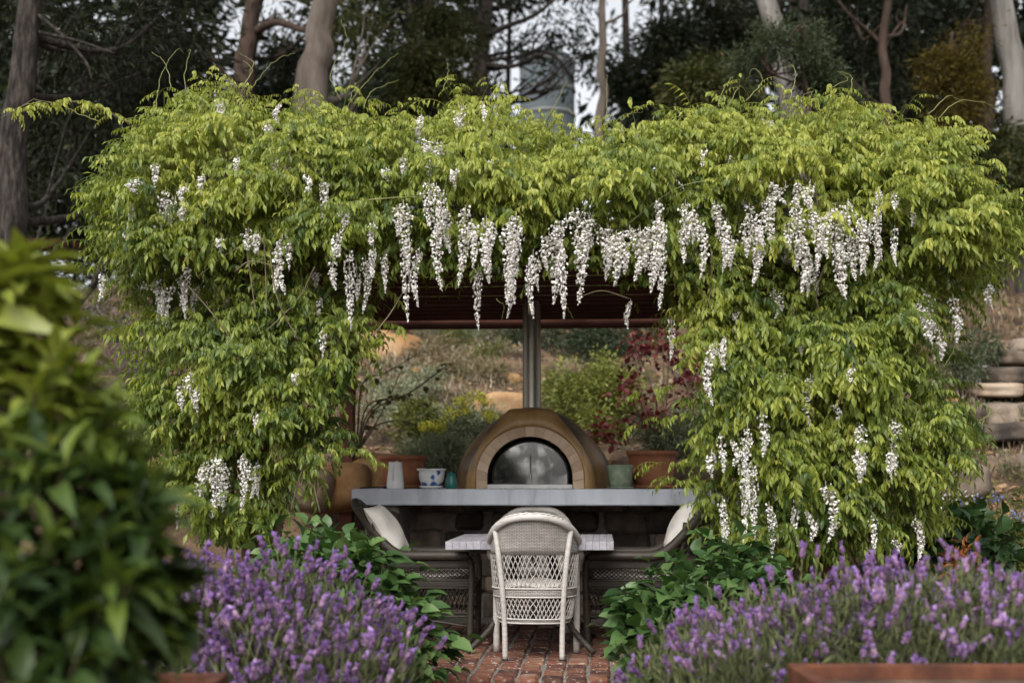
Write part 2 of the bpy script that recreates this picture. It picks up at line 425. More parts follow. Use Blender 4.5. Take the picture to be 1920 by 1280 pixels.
M['bluegreen'] = leaf_mat("blue_green_leaf", [(0, (.09, .11, .06)), (.5, (.22, .25, .16)), (1, (.37, .40, .27))], trans=.2, rough=.6, spec=.3, objrand=.1)
M['redleaf'] = leaf_mat("red_leaf", [(0, (.035, .008, .009)), (.5, (.105, .018, .020)), (.85, (.20, .042, .036)), (1, (.34, .17, .16))], trans=.35, rough=.5, spec=.35, objrand=.1, tcol=(1.5, .8, .7))
M['straw'] = leaf_mat("dry_stalk", [(0, (.16, .115, .07)), (.5, (.34, .28, .18)), (1, (.54, .48, .38))], trans=.2, rough=.85, spec=.15, objrand=0)
M['yellowhead'] = leaf_mat("yellow_flower", [(0, (.22, .22, .03)), (.5, (.42, .40, .05)), (1, (.60, .54, .10))], trans=.3, rough=.7, spec=.2, objrand=.2)
M['mauve'] = leaf_mat("mauve_flower", [(0, (.14, .10, .12)), (.5, (.25, .19, .23)), (1, (.40, .33, .40))], trans=.3, rough=.8, spec=.1, objrand=.1)
M['blueflower'] = leaf_mat("blue_flower", [(0, (.16, .20, .48)), (.5, (.26, .32, .62)), (1, (.42, .48, .74))], trans=.2, rough=.8, spec=.1, objrand=.1)
M['whiteflower'] = leaf_mat("white_flower", [(0, (.48, .45, .42)), (.5, (.68, .65, .62)), (1, (.80, .78, .76))], trans=.2, rough=.8, spec=.1, objrand=.1)
M['rustleaf'] = leaf_mat("rust_leaf", [(0, (.12, .04, .015)), (.5, (.25, .085, .03)), (1, (.36, .16, .07))], trans=.3, rough=.7, spec=.2, objrand=.1)
M['tank'] = surf_mat("pale_blue_metal", [(.3, (.22, .265, .285)), (.7, (.33, .38, .40))], scale=1.5, rough=.6, bump=.05)
M['whiteplastic'] = surf_mat("white_plastic", [(.3, (.50, .49, .46)), (.7, (.62, .61, .58))], scale=9, rough=.5, bump=.03)
# glass of the oven door
m, N, L, b = new_mat("door_glass")
b.inputs['Base Color'].default_value = (.9, .93, .92, 1); b.inputs['Transmission Weight'].default_value = 1.0
b.inputs['Roughness'].default_value = .06; b.inputs['IOR'].default_value = 1.5
gl = N.new("ShaderNodeBsdfGlossy"); gl.inputs['Roughness'].default_value = .08; gl.inputs['Color'].default_value = (.8, .82, .82, 1)
nz = node(N, "ShaderNodeTexNoise", Scale=5.5, Detail=5.0, Roughness=.6)
tcn = N.new("ShaderNodeTexCoord"); L.new(tcn.outputs['Object'], nz.inputs['Vector'])
rr = ramp(N, [(.44, (.02, .02, .02)), (.60, (.28, .28, .28))]); L.new(nz.outputs['Fac'], rr.inputs[0])
mx = N.new("ShaderNodeMixShader"); L.new(rr.outputs[0], mx.inputs[0]); L.new(b.outputs[0], mx.inputs[1]); L.new(gl.outputs[0], mx.inputs[2])
L.new(mx.outputs[0], N["Material Output"].inputs['Surface'])
M['glass'] = m
# blue and white porcelain
m, N, L, b = new_mat("blue_white_porcelain")
tcn = N.new("ShaderNodeTexCoord")
nz = node(N, "ShaderNodeTexNoise", Scale=17.0, Detail=2.5, Roughness=.55); L.new(tcn.outputs['Object'], nz.inputs['Vector'])
vo = N.new("ShaderNodeTexVoronoi"); vo.inputs['Scale'].default_value = 15.0; L.new(tcn.outputs['Object'], vo.inputs['Vector'])
mu = N.new("ShaderNodeMath"); mu.operation = 'MULTIPLY_ADD'; mu.inputs[1].default_value = -.55
L.new(vo.outputs['Distance'], mu.inputs[0]); L.new(nz.outputs['Fac'], mu.inputs[2])
rr = ramp(N, [(.27, (.70, .71, .72)), (.31, (.20, .28, .52)), (.42, (.035, .075, .27))]); L.new(mu.outputs[0], rr.inputs[0])
L.new(rr.outputs[0], b.inputs['Base Color']); b.inputs['Roughness'].default_value = .18
M['porcelain'] = m

def H(x, y):
    """height of the ground: level garden, then a bank rising behind the pergola, then the wood"""
    x, y = np.asarray(x, float), np.asarray(y, float)
    t1 = np.clip((y - 11.1) / .5, 0, 1); t1 = t1 * t1 * (3 - 2 * t1)
    z = -.16 + t1 * .92 + np.clip(y - 11.5, 0, 7.5) * .42 + np.clip(y - 19.0, 0, 45) * .10
    side = np.clip((np.abs(x + .2) - 3.2) / 2.0, 0, 1)
    bump = .10 * np.sin(x * 1.7 + y * .9) * np.sin(y * 1.3 - x * .6) + .05 * np.sin(x * 4.1 + 1) * np.sin(y * 3.7)
    return z + bump * np.clip((y - 11.6) / 1.0, 0, 1)
RZ = -YAW
# ------------------------------------------------------------------ ground and bank
def build_ground():
    xs = np.concatenate([np.linspace(-120, -14, 18), np.linspace(-13, 13, 105), np.linspace(14, 120, 18)])
    ys = np.concatenate([np.linspace(-120, 2, 16), np.linspace(3, 11, 17), np.linspace(11.1, 20, 72), np.linspace(20.5, 160, 36)])
    X, Y = np.meshgrid(xs, ys)
    V = np.stack([X, Y, H(X, Y)], -1).reshape(-1, 3)
    nx = len(xs)
    i, j = np.meshgrid(np.arange(len(ys) - 1), np.arange(nx - 1), indexing='ij')
    a = (i * nx + j).ravel()
    F = np.stack([a, a + 1, a + nx + 1, a + nx], -1)
    o = obj("ground", V, F, M['soil'], smooth=True)
    tag(o, "bare garden soil and sloping bank running up into the wood", None, None, "structure")
    return o
build_ground()

# ------------------------------------------------------------------ brick patio
def build_patio():
    rng = np.random.default_rng(11)
    V, F = cbox(3.5, 3.25, .2, .01, (0.05, .27, -.112))
    pat = obj("patio", V, F, M['mortar'])
    pat.location = ORG; pat.rotation_euler = (0, 0, RZ)
    tag(pat, "weathered red brick patio under the pergola", None, None, "structure")
    va = []
    for k in range(8):
        V, F = cbox(.112 + rng.normal(0, .003), .226, .06, .008, jit=.0022, rng=rng)
        va.append(raw_mesh("brick", V, F, M['brick']))
    vf = []
    for k in range(6):
        V, F = cbox(.112 + rng.normal(0, .003), .14, .15, .014, jit=.003, rng=rng)
        vf.append(raw_mesh("brick", V, F, M['brick']))
    for c in range(-10, 12):
        x = c * .131 + .03
        inst("brick", vf[rng.integers(6)], pat, rotz3(rng.normal(0, .015)), (x + rng.normal(0, .003), -1.33, -.072 + rng.normal(0, .004)))
        for r in range(11):
            if r > 5 and not (-8 < c < 9): continue
            y = -1.142 + r * .238
            inst("brick", va[rng.integers(8)], pat, rotz3(rng.normal(0, .012) + (math.pi if rng.random() < .5 else 0)),
                 (x + rng.normal(0, .003), y, -.030 + rng.normal(0, .0025)))
    # fallen white petals
    n = 420
    px, py = rng.uniform(-1.1, 1.2, n), rng.uniform(-1.38, 1.0, n) ** 1.0
    V, F = [], []
    for k in range(n):
        p = np.array([px[k], py[k], .0055]); a = rng.uniform(0, 6.28); s = rng.uniform(.004, .009)
        d, e = np.array([math.cos(a), math.sin(a), 0]), np.array([-math.sin(a), math.cos(a), 0])
        b = len(V)
        V += [p - d * s, p + e * s * .7 + (0, 0, .002), p + d * s, p - e * s * .7 + (0, 0, .003)]; F.append((b, b + 3, b + 2, b + 1))
    o = obj("fallen_petals", V, F, M['whiteflower'], tint=np.full(len(V), .6))
    o.location = ORG; o.rotation_euler = (0, 0, RZ)
    tag(o, "white petals fallen over the brick patio", "petals", None, "stuff")
build_patio()

# ------------------------------------------------------------------ pergola
def build_pergola():
    t = thing("pergola", "red-brown timber pergola with ribbed roof, hidden under the white wisteria", "pergola", ORG, RZ)
    for x, y in ((-1.78, -.30), (1.86, -.30), (-1.78, 2.65), (1.86, 2.65)):
        V, F = cbox(.12, .12, 2.42, .006, (x, y, 1.21)); obj("post", V, F, M['redwood'], t)
    for y, z in ((-.36, 2.565), (2.72, 2.475)):
        V, F = cbox(5.1, .05, .14, .005, (.1, y, z)); obj("beam", V, F, M['redwood'], t)
    for x in (-2.35, -1.2, .15, 1.35, 2.5):
        V, F = cbox(.05, 3.02, .12, .005, (x, 1.18, 2.66)); obj("rafter", V, F, M['redwood'], t)
    # the ceiling sheets, ribs running from side to side
    for k in range(15):
        y0 = -.33 + k * .2
        prof = [(0, 0), (.02, -.022), (.05, -.022), (.07, 0), (.196, 0)]
        V, F = [], []
        for i, (a, z) in enumerate(prof):
            for x in (-2.42, 2.62):
                V.append((x, y0 + a, 2.57 - .0065 * k + z - .003 * (k % 2)))
        for i, (a, z) in enumerate(prof):
            for x in (-2.42, 2.62):
                V.append((x, y0 + a, 2.578 - .0065 * k + z - .003 * (k % 2)))
        for i in range(4):
            a = 2 * i
            F += [(a, a + 2, a + 3, a + 1), (10 + a, 10 + a + 1, 10 + a + 3, 10 + a + 2)]
        F += [(0, 1, 11, 10), (8, 18, 19, 9)]
        obj("roof_sheet", V, F, M['redroof'], t)
    # lamp and loudspeaker screwed to the front beam
    a = SP(1287, 470, 8.02)
    lamp = thing("floodlight", "white-framed floodlight on the pergola beam behind hanging white flowers", "floodlight", S(*a), RZ)
    V, F = cbox(.15, .06, .15, .012); obj("housing", V, F, M['whiteplastic'], lamp)
    V, F = cbox(.125, .008, .10, .002, (0, -.034, .01)); obj("lens", V, F, M['greenglaze'], lamp)
    V, F = tube([(0, .02, .05), (0, .09, .07)], .012, 8); obj("bracket", V, F, M['rubber'], lamp)
    a = SP(1480, 470, 8.0)
    sp = thing("loudspeaker", "small pale outdoor loudspeaker tilted on the beam among white flowers", "loudspeaker", S(*a), RZ + .12)
    V, F = cbox(.13, .12, .17, .02); obj("cabinet", V, F, M['whiteplastic'], sp)
    V, F = cbox(.10, .006, .135, .003, (0, -.062, 0)); obj("grille", V, F, M['whiteplastic'], sp)
    V, F = tube([(0, .05, 0), (0, .13, .03)], .014, 8); obj("bracket", V, F, M['rubber'], sp)
    a = SP(328, 418, 8.05)
    bl = thing("floodlight", "flat black floodlight half buried in leaves above the leafy column", "floodlight", S(*a), RZ)
    V, F = cbox(.13, .10, .035, .006); obj("housing", V, F, M['rubber'], bl)
    V, F = tube([(0, .04, 0), (0, .14, .02)], .010, 8); obj("bracket", V, F, M['rubber'], bl)
build_pergola()

# ------------------------------------------------------------------ counter on a stone wall
CT = 1.008
def build_counter():
    rng = np.random.default_rng(5)
    x0, x1, y0, y1 = SP(660, 917, 9.78)[0], 1.95, 1.17, 2.75
    t = thing("outdoor_counter", "long grey concrete counter slab on a dark stone wall", "counter", S((x0 + x1) / 2, (y0 + y1) / 2, 0), RZ)
    hx, hy = (x1 - x0) / 2, (y1 - y0) / 2
    V, F = cbox(2 * hx, 2 * hy, .122, .008, (0, 0, CT - .061)); obj("slab", V, F, M['concrete'], t)
    wall = obj("wall", *cbox(2 * hx - .12, .30, .92, .01, (0, .12, CT - .122 - .46)), M['mortar'], t)
    va = [raw_mesh("stone", *cbox(.30 + rng.uniform(-.07, .07), .10, .16 + rng.uniform(-.03, .03), .022, jit=.010, rng=rng), M['sand3']) for _ in range(9)]
    z = .09 - .1
    for r in range(6):
        x = -hx + .1 + rng.uniform(0, .2)
        while x < hx - .15:
            inst("stone", va[rng.integers(9)], wall, np.eye(3), (x, -.045 + rng.normal(0, .012), z + .09))
            x += rng.uniform(.29, .36)
        z += .165
    for sx in (-1, 1):
        V, F = cbox(.26, .62, .88, .02, (sx * (hx - .22), -.42, CT - .124 - .44)); pier = obj("pier", V, F, M['mortar'], t)
        for k in range(5):
            V, F = rock(40 + k + 7 * (sx + 1), (.29, .10, .165)); obj("stone", V + np.array([sx * (hx - .22), -.74, .08 + k * .172]), F, M['sand3'], pier)
build_counter()

# ------------------------------------------------------------------ pizza oven
def arch_pts(hw, h, leg, n):
    """n points from the right foot over the crown to the left foot"""
    out = []
    L1 = leg; arc = math.pi * (hw + (h - leg)) / 2; tot = 2 * L1 + arc
    for i in range(n):
        s = i / (n - 1) * tot
        if s < L1: out.append((hw, s))
        elif s > L1 + arc: out.append((-hw, tot - s))
        else:
            a = (s - L1) / arc * math.pi
            out.append((hw * math.cos(a), leg + (h - leg) * math.sin(a)))
    return np.array(out)
OVX = SP(994, 915, 9.95)[0]
def build_oven():
    y0 = 1.42
    t = thing("pizza_oven", "domed ochre wood-fired oven with arched brick mouth on the counter", "oven", S(OVX, y0, CT), RZ)
    n = 41
    # dome
    V, F = [], []
    na, nv = 44, 15
    rz = [(.638, 0), (.637, .07), (.63, .14), (.605, .21), (.572, .28), (.525, .35), (.468, .415), (.415, .47), (.36, .52), (.30, .565), (.235, .602), (.165, .628), (.10, .641), (.05, .646), (.02, .648), (.002, .648)]
    for i in range(nv + 1):
        r0, z0 = rz[i]
        for j in range(na):
            a = j / na * 2 * math.pi
            r = r0 * (1 + .010 * math.sin(3 * a + 2) * math.sin(9 * z0))
            V.append((r * math.cos(a), .60 + .93 * r * math.sin(a), z0))
    for i in range(nv):
        for j in range(na):
            k = (j + 1) % na
            q = (i * na + j, i * na + k, (i + 1) * na + k, (i + 1) * na + j)
            m = np.mean([V[e] for e in q], axis=0)
            if m[1] < .42 and (m[0] / .40) ** 2 + (m[2] / .46) ** 2 < .85: continue      # open behind the mouth
            F.append(q)
    obj("dome", V, F, M['ochre'], t, smooth=True)
    # front hood
    half = np.array([(.514, 0), (.508, .08), (.488, .16), (.455, .24), (.415, .31), (.372, .375), (.322, .44), (.272, .50), (.23, .55), (.198, .59), (.165, .622), (0, .630)])
    full = np.concatenate([half, (half * [-1, 1])[::-1][1:]])
    seg = np.r_[0, np.cumsum(np.linalg.norm(np.diff(full, axis=0), axis=1))]; s = np.linspace(0, seg[-1], n)
    O = np.stack([np.interp(s, seg, full[:, 0]), np.interp(s, seg, full[:, 1])], -1)
    I = arch_pts(.415, .478, .09, n)
    rows = [(I, .06), (I, -.004), (I * .82 + O * .18, -.014), (I * .5 + O * .5, .0), (I * .2 + O * .8, .035), (I * .05 + O * .95, .06), (O, .10), (O * [.985, 1], .20), (O * [.90, .985], .42)]
    V = np.concatenate([np.stack([p[:, 0], np.full(n, y), p[:, 1]], -1) for p, y in rows])
    F = [(r * n + i, r * n + i + 1, (r + 1) * n + i + 1, (r + 1) * n + i) for r in range(len(rows) - 1) for i in range(n - 1)]
    hood = obj("hood", V, F, M['ochrelight'], t, smooth=True)
    # arch bricks
    nb = 19
    ai, ao = arch_pts(.33, .402, .085, nb * 6 + 1), arch_pts(.4145, .4775, .09, nb * 6 + 1)
    rng = np.random.default_rng(3)
    for b in range(nb):
        ii = [b * 6 + .10 + (5.80) * q / 3 for q in range(4)]
        gi = [np.array([np.interp(k, np.arange(len(ai)), ai[:, 0]), np.interp(k, np.arange(len(ai)), ai[:, 1])]) for k in ii]
        go = [np.array([np.interp(k, np.arange(len(ao)), ao[:, 0]), np.interp(k, np.arange(len(ao)), ao[:, 1])]) for k in ii]
        yf = -.02 + rng.normal(0, .003)
        V = [(p[0], yf, p[1]) for p in gi] + [(p[0], yf, p[1]) for p in go] + [(p[0], .2, p[1]) for p in gi] + [(p[0], .2, p[1]) for p in go]
        F = []
        for q in range(3):
            F += [(q, q + 1, 5 + q, 4 + q), (8 + q, 12 + q, 13 + q, 9 + q), (q, 8 + q, 9 + q, q + 1), (4 + q, 5 + q, 13 + q, 12 + q)]
        F += [(0, 4, 12, 8), (3, 11, 15, 7)]
        obj("brick", V, F, M['firebrick'], t)
    # mortar backing of the arch, throat and firebox
    a1, a2 = arch_pts(.336, .408, .085, n), arch_pts(.412, .474, .09, n)
    V = np.concatenate([np.stack([p[:, 0], np.full(n, y), p[:, 1]], -1) for p, y in ((a1, -.008), (a2, -.008))])
    obj("arch_joint", V, [(i, i + 1, n + i + 1, n + i) for i in range(n - 1)], M['sand3'], hood)
    th = arch_pts(.328, .400, .085, n)
    V = np.concatenate([np.stack([p[:, 0], np.full(n, y), p[:, 1]], -1) for p, y in ((th, -.012), (th, .42))] + [np.array([(0, .42, .1)])])
    F = [(i, i + 1, n + i + 1, n + i) for i in range(n - 1)] + [(n + i, n + i + 1, 2 * n) for i in range(n - 1)] + [(2 * n - 1, n, 2 * n)]
    obj("throat", V, F, M['soot'], t, smooth=True)
    obj("hearth", *cbox(.64, .4, .02, .004, (0, .21, .012)), M['firebrick'], t)
    # glass door
    g = arch_pts(.292, .332, .06, n) + np.array([0, .034])
    fr = []
    fpts = np.stack([g[:, 0], np.full(n, .075), g[:, 1]], -1)
    door = obj("door", *tube(fpts, .009, 6), M['soot'], t, smooth=True)
    V = np.concatenate([np.stack([g[:, 0], np.full(n, .072), g[:, 1]], -1), np.stack([g[:, 0], np.full(n, .078), g[:, 1]], -1)])
    F = [tuple(range(n - 1, -1, -1)), tuple(range(n, 2 * n))] + [(i, i + 1, n + i + 1, n + i) for i in range(n - 1)]
    obj("pane", V, F, M['glass'], door)
    obj("handle", *join([tube([(0, .05, .08), (0, .045, .27)], .0045, 8), tube([(0, .075, .085), (0, .045, .085)], .007, 8),
                         tube([(0, .075, .26), (0, .045, .26)], .007, 8), cbox(.016, .012, .05, .004, (0, .045, .095))]), M['steel'], door)
    obj("sill", *cbox(.655, .10, .034, .004, (0, .0, .018)), M['sillsteel'], t)
    # flue
    f = [(0, .30, .60), (0, .30, 1.56)]
    V, F = lathe([(.076, .575), (.074, .60), (.0735, 1.0), (.0735, 1.436), (.0735, 2.3)], 32)
    obj("flue", np.array(V) + (0, .30, 0), F, M['steel'], t, smooth=True)
    V, F = lathe([(.135, .56), (.13, .605), (.10, .632), (.078, .640)], 32); obj("collar", np.array(V) + (0, .30, 0), F, M['ochrelight'], t, smooth=True)
    V, F = lathe([(.13, 2.24), (.13, 2.26), (.02, 2.34)], 24); obj("cowl", np.array(V) + (0, .30, 0), F, M['steel'], t, smooth=True)
build_oven()

# ------------------------------------------------------------------ things on the counter
def on_counter(px, py, d):
    p = SP(px, py, d); return S(p[0], p[1], CT)
def build_counter_things():
    # white jug, its handle towards the viewer
    sc = 2400 / 9.86
    t = thing("jug", "tall tapered white enamel jug with its handle facing out", "jug", on_counter(741, 914, 9.86), RZ)
    V, F = lathe([(.066, 0), (.068, .006), (.064, .06), (.054, .15), (.050, .197), (.052, .205), (.049, .204), (.047, .19), (.06, .02), (.0, .015)], 30)
    obj("body", V, F, M['enamel'], t, smooth=True)
    obj("handle", *tube(curve([(-.006, -.048, .175), (-.008, -.072, .165), (-.009, -.074, .12), (-.010, -.066, .075), (-.010, -.058, .065)], 12), .0062, 8), M['enamel'], t, smooth=True)
    obj("spout", *tube(curve([(0, .045, .19), (0, .06, .20), (0, .072, .212)], 5), [.02, .016, .012, .010, .008], 8), M['enamel'], t, smooth=True)
    # porcelain planter
    t = thing("porcelain_planter", "blue and white porcelain planter with painted flowers", "planter", on_counter(809, 912, 9.92), RZ)
    V, F = lathe([(.066, 0.024), (.078, .034), (.094, .07), (.100, .11), (.103, .140), (.112, .146), (.113, .152), (.106, .153), (.100, .14), (.09, .06), (0, .05)], 36)
    obj("body", V, F, M['porcelain'], t, smooth=True)
    V, F = lathe([(.102, .139), (.113, .144), (.1145, .151), (.110, .155), (.104, .153)], 36); obj("rim", V, F, M['enamel'], t, smooth=True)
    V, F = lathe([(.060, 0), (.088, .012), (.092, .024), (.085, .024), (.06, .018)], 32); obj("saucer", V, F, M['enamel'], t, smooth=True)
    # terracotta pots
    for px, d, R, h, lab, stick in ((755, 10.42, .20, .265, "wide terracotta pot behind the white jug", False), (1223, 10.30, .205, .30, "large terracotta pot with a bare twig at the far counter end", True)):
        t = thing("terracotta_pot", lab, "pot", on_counter(px, 910, d), RZ, "terracotta pots on the counter")
        k = R / .2
        V, F = lathe([(.135*k, .02), (.14*k, .022), (.165*k, .10*h/.27), (.182*k, .2*h/.27), (.184*k, h - .035), (.2*k, h - .033), (.203*k, h - .015), (.198*k, h), (.18*k, h), (.176*k, h - .04), (.17*k, h - .06), (0, h - .06)], 40)
        obj("body", V, F, M['terracotta'], t, smooth=True)
        V, F = lathe([(.145*k, 0), (.185*k, .006), (.195*k, .03), (.188*k, .03), (.18*k, .014), (0, .012)], 36); obj("saucer", V, F, M['terracotta'], t, smooth=True)
        V, F = lathe([(.0, h - .056), (.172*k, h - .05)], 24)
        obj("soil", V, F[:-1], M['soil'], t)
        if stick:
            tw = obj("twig", *join([tube(curve([(-.05, 0, h - .06), (-.06, 0, h + .06), (-.09, .02, h + .17), (-.10, .02, h + .27)], 9), np.linspace(.007, .003, 9), 6),
                               tube(curve([(-.065, 0, h + .07), (-.10, -.02, h + .11), (-.15, -.02, h + .13)], 7), np.linspace(.004, .002, 7), 5)]), M['straw'], t)
    t = thing("glazed_pot", "mottled pale green glazed pot beside the oven dome", "pot", on_counter(1163, 913, 9.98), RZ)
    V, F = lathe([(.070, .012), (.082, .03), (.092, .09), (.0995, .165), (.1015, .183), (.096, .185), (.088, .16), (.08, .13), (0, .13)], 36)
    obj("body", V, F, M['greenglaze'], t, smooth=True)
    V, F = lathe([(.07, 0), (.095, .004), (.105, .018), (.10, .019), (.08, .012), (0, .01)], 30); obj("saucer", V, F, M['greenglaze'], t, smooth=True)
    t = thing("glass_jar", "small squat teal glass jar beside the porcelain planter", "jar", on_counter(846, 914, 9.84), RZ)
    V, F = lathe([(.030, 0), (.043, .006), (.047, .04), (.044, .075), (.034, .092), (.033, .104), (.038, .107), (.034, .108), (.028, .09), (0, .02)], 26)
    obj("body", V, F, M['teal'], t, smooth=True)
    V, F = lathe([(.036, .106), (.036, .116), (.012, .122), (.012, .130), (.0, .132)], 20); obj("stopper", V, F, M['teal'], t, smooth=True)
    t = thing("fire_tongs", "black metal tongs lying on the counter end beside the jug", "tongs", on_counter(700, 915, 9.84), RZ + .15)
    obj("arm", *tube(curve([(-.10, -.012, .008), (-.02, -.018, .012), (.09, -.006, .014)], 9), .006, 6), M['rubber'], t)
    obj("arm", *tube(curve([(-.10, .015, .008), (-.02, .02, .012), (.09, .006, .016)], 9), .006, 6), M['rubber'], t)
    obj("pivot", *cbox(.03, .03, .022, .005, (.09, 0, .014)), M['rubber'], t)
build_counter_things()
def counter_litter():
    rng = np.random.default_rng(71); V, F = [], []
    for k in range(90):
        p = S(rng.uniform(-1.45, 1.5), 1.19 + rng.random() ** 2 * .5, CT + .003); a = rng.uniform(0, 6.28); s = rng.uniform(.004, .011)
        d, e = np.array([math.cos(a), math.sin(a), 0]), np.array([-math.sin(a), math.cos(a), 0]); b = len(V)
        V += [p - d * s, p + e * s * .6 + (0, 0, .004), p + d * s, p - e * s * .6 + (0, 0, .002)]; F.append((b, b + 3, b + 2, b + 1))
    o = obj("counter_litter", V, F, M['litter'], tint=np.repeat(rng.uniform(.3, 1, 90), 4))
    tag(o, "petals and dry bits fallen on the counter top", "petals", None, "stuff")
counter_litter()

# ------------------------------------------------------------------ table
TZ = .70
def build_table():
    rng = np.random.default_rng(8)
    a, b = SP(992, 1013, 7.94), SP(1009, 999, 9.07)
    cx, cy = (a[0] + b[0]) / 2, (a[1] + b[1]) / 2
    dep = b[1] - a[1]; w = 1.035
    t = thing("garden_table", "table with whitewashed board top and curved dark legs between the wicker chairs", "table", S(cx, cy, 0), RZ)
    n = 24; bw = w / n
    va = [raw_mesh("board", *cbox(bw - .0008, dep, .05, .0018), M['tablewood']) for _ in range(2)]
    for k in range(n):
        inst("board", va[k % 2], t, np.eye(3), (-w / 2 + (k + .5) * bw, rng.normal(0, .0015), TZ - .025 + rng.normal(0, .0006)))
    obj("underframe", *cbox(w - .30, dep - .30, .03, .004, (0, 0, TZ - .068)), M['canebrown'], t)
    for sx in (-1, 1):
        for sy in (-1, 1):
            pts = curve([(sx * .10, sy * .16, TZ - .07), (sx * .13, sy * .20, .52), (sx * .17, sy * .25, .34), (sx * .25, sy * .33, .16), (sx * .39, sy * .44, .02)], 14)
            leg = obj("leg", *tube(pts, np.linspace(.021, .019, 14), 8), M['canebrown'], t, smooth=True)
    obj("stretcher", *join([tube([(-.17, -.25, .34), (.17, .25, .34)], .013, 6), tube([(.17, -.25, .345), (-.17, .25, .345)], .013, 6)]), M['canebrown'], t)
build_table()

# ------------------------------------------------------------------ wicker chairs
WHITE = dict(F=.19, y1=-.02, W=[(.22, .212), (.26, .232), (.43, .257), (.62, .272), (.87, .252)], B=[(.22, -.215), (.43, -.235), (.62, -.275), (.87, -.35)],
             top=.858, arm=.605, flat=.20, solid=.63, mw='wickerwhite', mc='canewhite', rear=(.226, .165), rim=.024)
BROWN = dict(pw=1.05, F=.33, y1=-.05, W=[(.16, .245), (.26, .255), (.43, .265), (.60, .275), (.95, .25)], B=[(.16, -.24), (.43, -.28), (.60, -.35), (.95, -.50)],
             top=.925, arm=.585, flat=.31, solid=.50, mw='wickerbrown', mc='canebrown', rear=(.22, .20), rim=.031)
def make_chair(label, loc, rot, c, group, hem=None):
    mw, mc = M[c['mw']], M[c['mc']]
    t = thing("wicker_chair", label, "chair", loc, rot, group)
    ex = 2 / 2.7
    def W(z): return np.interp(z, *zip(*c['W']))
    def B(z): return np.interp(z, *zip(*c['B']))
    sa = .30
    def pt(s, z, off=0.0):
        w, yb = W(z) + off, B(z) - off
        if s < sa: return np.array([-w, c['F'] + (c['y1'] - c['F']) * s / sa, z])
        if s > 1 - sa: return np.array([w, c['F'] + (c['y1'] - c['F']) * (1 - s) / sa, z])
        a = (s - sa) / (1 - 2 * sa) * math.pi
        co, si = math.cos(a), math.sin(a)
        return np.array([-w * math.copysign(abs(co) ** ex, co), c['y1'] + (yb - c['y1']) * abs(si) ** ex, z])
    def zr(s):
        k = np.clip((min(s, 1 - s) - c['flat']) / (.5 - c['flat']), 0, 1)
        k = k * k * (3 - 2 * k)
        return c['arm'] + (c['top'] - c['arm']) * k ** c.get('pw', .8)
    ss = np.linspace(0, 1, 61)
    def panel(name, zlo, zhi, parent=t, s0=0, s1=60, nz=5):
        V, U, F = [], [], []
        q = ss[s0:s1 + 1]
        base = [pt(s, .5) for s in q]; L = np.r_[0, np.cumsum([np.linalg.norm(base[i + 1] - base[i]) for i in range(len(q) - 1)])]
        for side, off in ((0, 0.0), (1, -.010)):
            for i, s in enumerate(q):
                a, b = zlo(s), zhi(s)
                for k in range(nz + 1):
                    z = a + (b - a) * k / nz
                    V.append(pt(s, z, off)); U.append((L[i], z, 0))
        m = len(q) * (nz + 1); 
        for i in range(len(q) - 1):
            for k in range(nz):
                a = i * (nz + 1) + k
                F.append((a, a + nz + 1, a + nz + 2, a + 1)); F.append((m + a, m + a + 1, m + a + nz + 2, m + a + nz + 1))
            for k, fl in ((0, 0), (nz, 1)):
                a = i * (nz + 1) + k
                F.append((a, m + a, m + a + nz + 1, a + nz + 1) if not fl else (a, a + nz + 1, m + a + nz + 1, m + a))
        return obj(name, V, F, mw, parent, smooth=True, wuv=U)
    hz = hem or c['W'][0][0]
    lowtop = lambda s: .36 - .0
    panel("backrest", lambda s: min(c['solid'], zr(s) - .075), lambda s: zr(s) - .004)
    panel("seat_band", lambda s: .375, lambda s: .43, nz=3)
    arcb = lambda s: hz + (0.05 * abs(min(s, 1 - s) / sa - .5) * 0 if 0 else 0)
    panel("hem_band", lambda s: hz, lambda s: hz + .028, nz=2)
    # open lattice: crossing strands that follow the shell
    def lattice(zlo, zhi, skew):
        parts = []
        base = [pt(s, .5) for s in ss]; L = np.r_[0, np.cumsum([np.linalg.norm(base[i + 1] - base[i]) for i in range(60)])]
        tot = L[-1]; n = int(tot / .0290)
        for fam in (-1, 1):
            for k in range(-int(skew / .0290) - 1, n + int(skew / .0290) + 1):
                u0 = (k + .5) * tot / n; pts = []
                for q in np.linspace(0, 1, 6):
                    u = u0 + fam * skew * (q - .5)
                    if u < 0 or u > tot: continue
                    s = np.interp(u, L, ss)
                    hi = min(zhi, zr(s) - .07)
                    pts.append(pt(s, zlo + (hi - zlo) * q, -.004 + fam * .0022))
                if len(pts) > 1: parts.append(tube(pts, .0030, 4, cap=False))
        return join(parts)
    obj("lattice", *lattice(.43, c['solid'], .085), mc, t)
    obj("lattice", *lattice(hz + .028, .375, .066), mc, t)
    # rolled rim, braided edge
    rp = [pt(s, zr(s), .006) for s in ss[1:-1]]
    obj("rim", *tube(rp, c['rim'], 8), mc, t, smooth=True)
    br = []
    for ph in (0, math.pi):
        q = np.linspace(.02, .98, 260); pts = []
        for i, s in enumerate(q):
            pts.append(pt(s, zr(s) + .018 + .0055 * math.sin(i * .8 + ph), .010 + .0055 * math.cos(i * .8 + ph)))
        br.append(tube(pts, .006, 5))
    obj("braid", *join(br), mc, t, smooth=True)
    for z in (.377, .428, hz + .003, hz + .026):
        obj("binding", *tube([pt(s, z, .003) for s in ss[::2]], .0055, 5), mc, t, smooth=True)
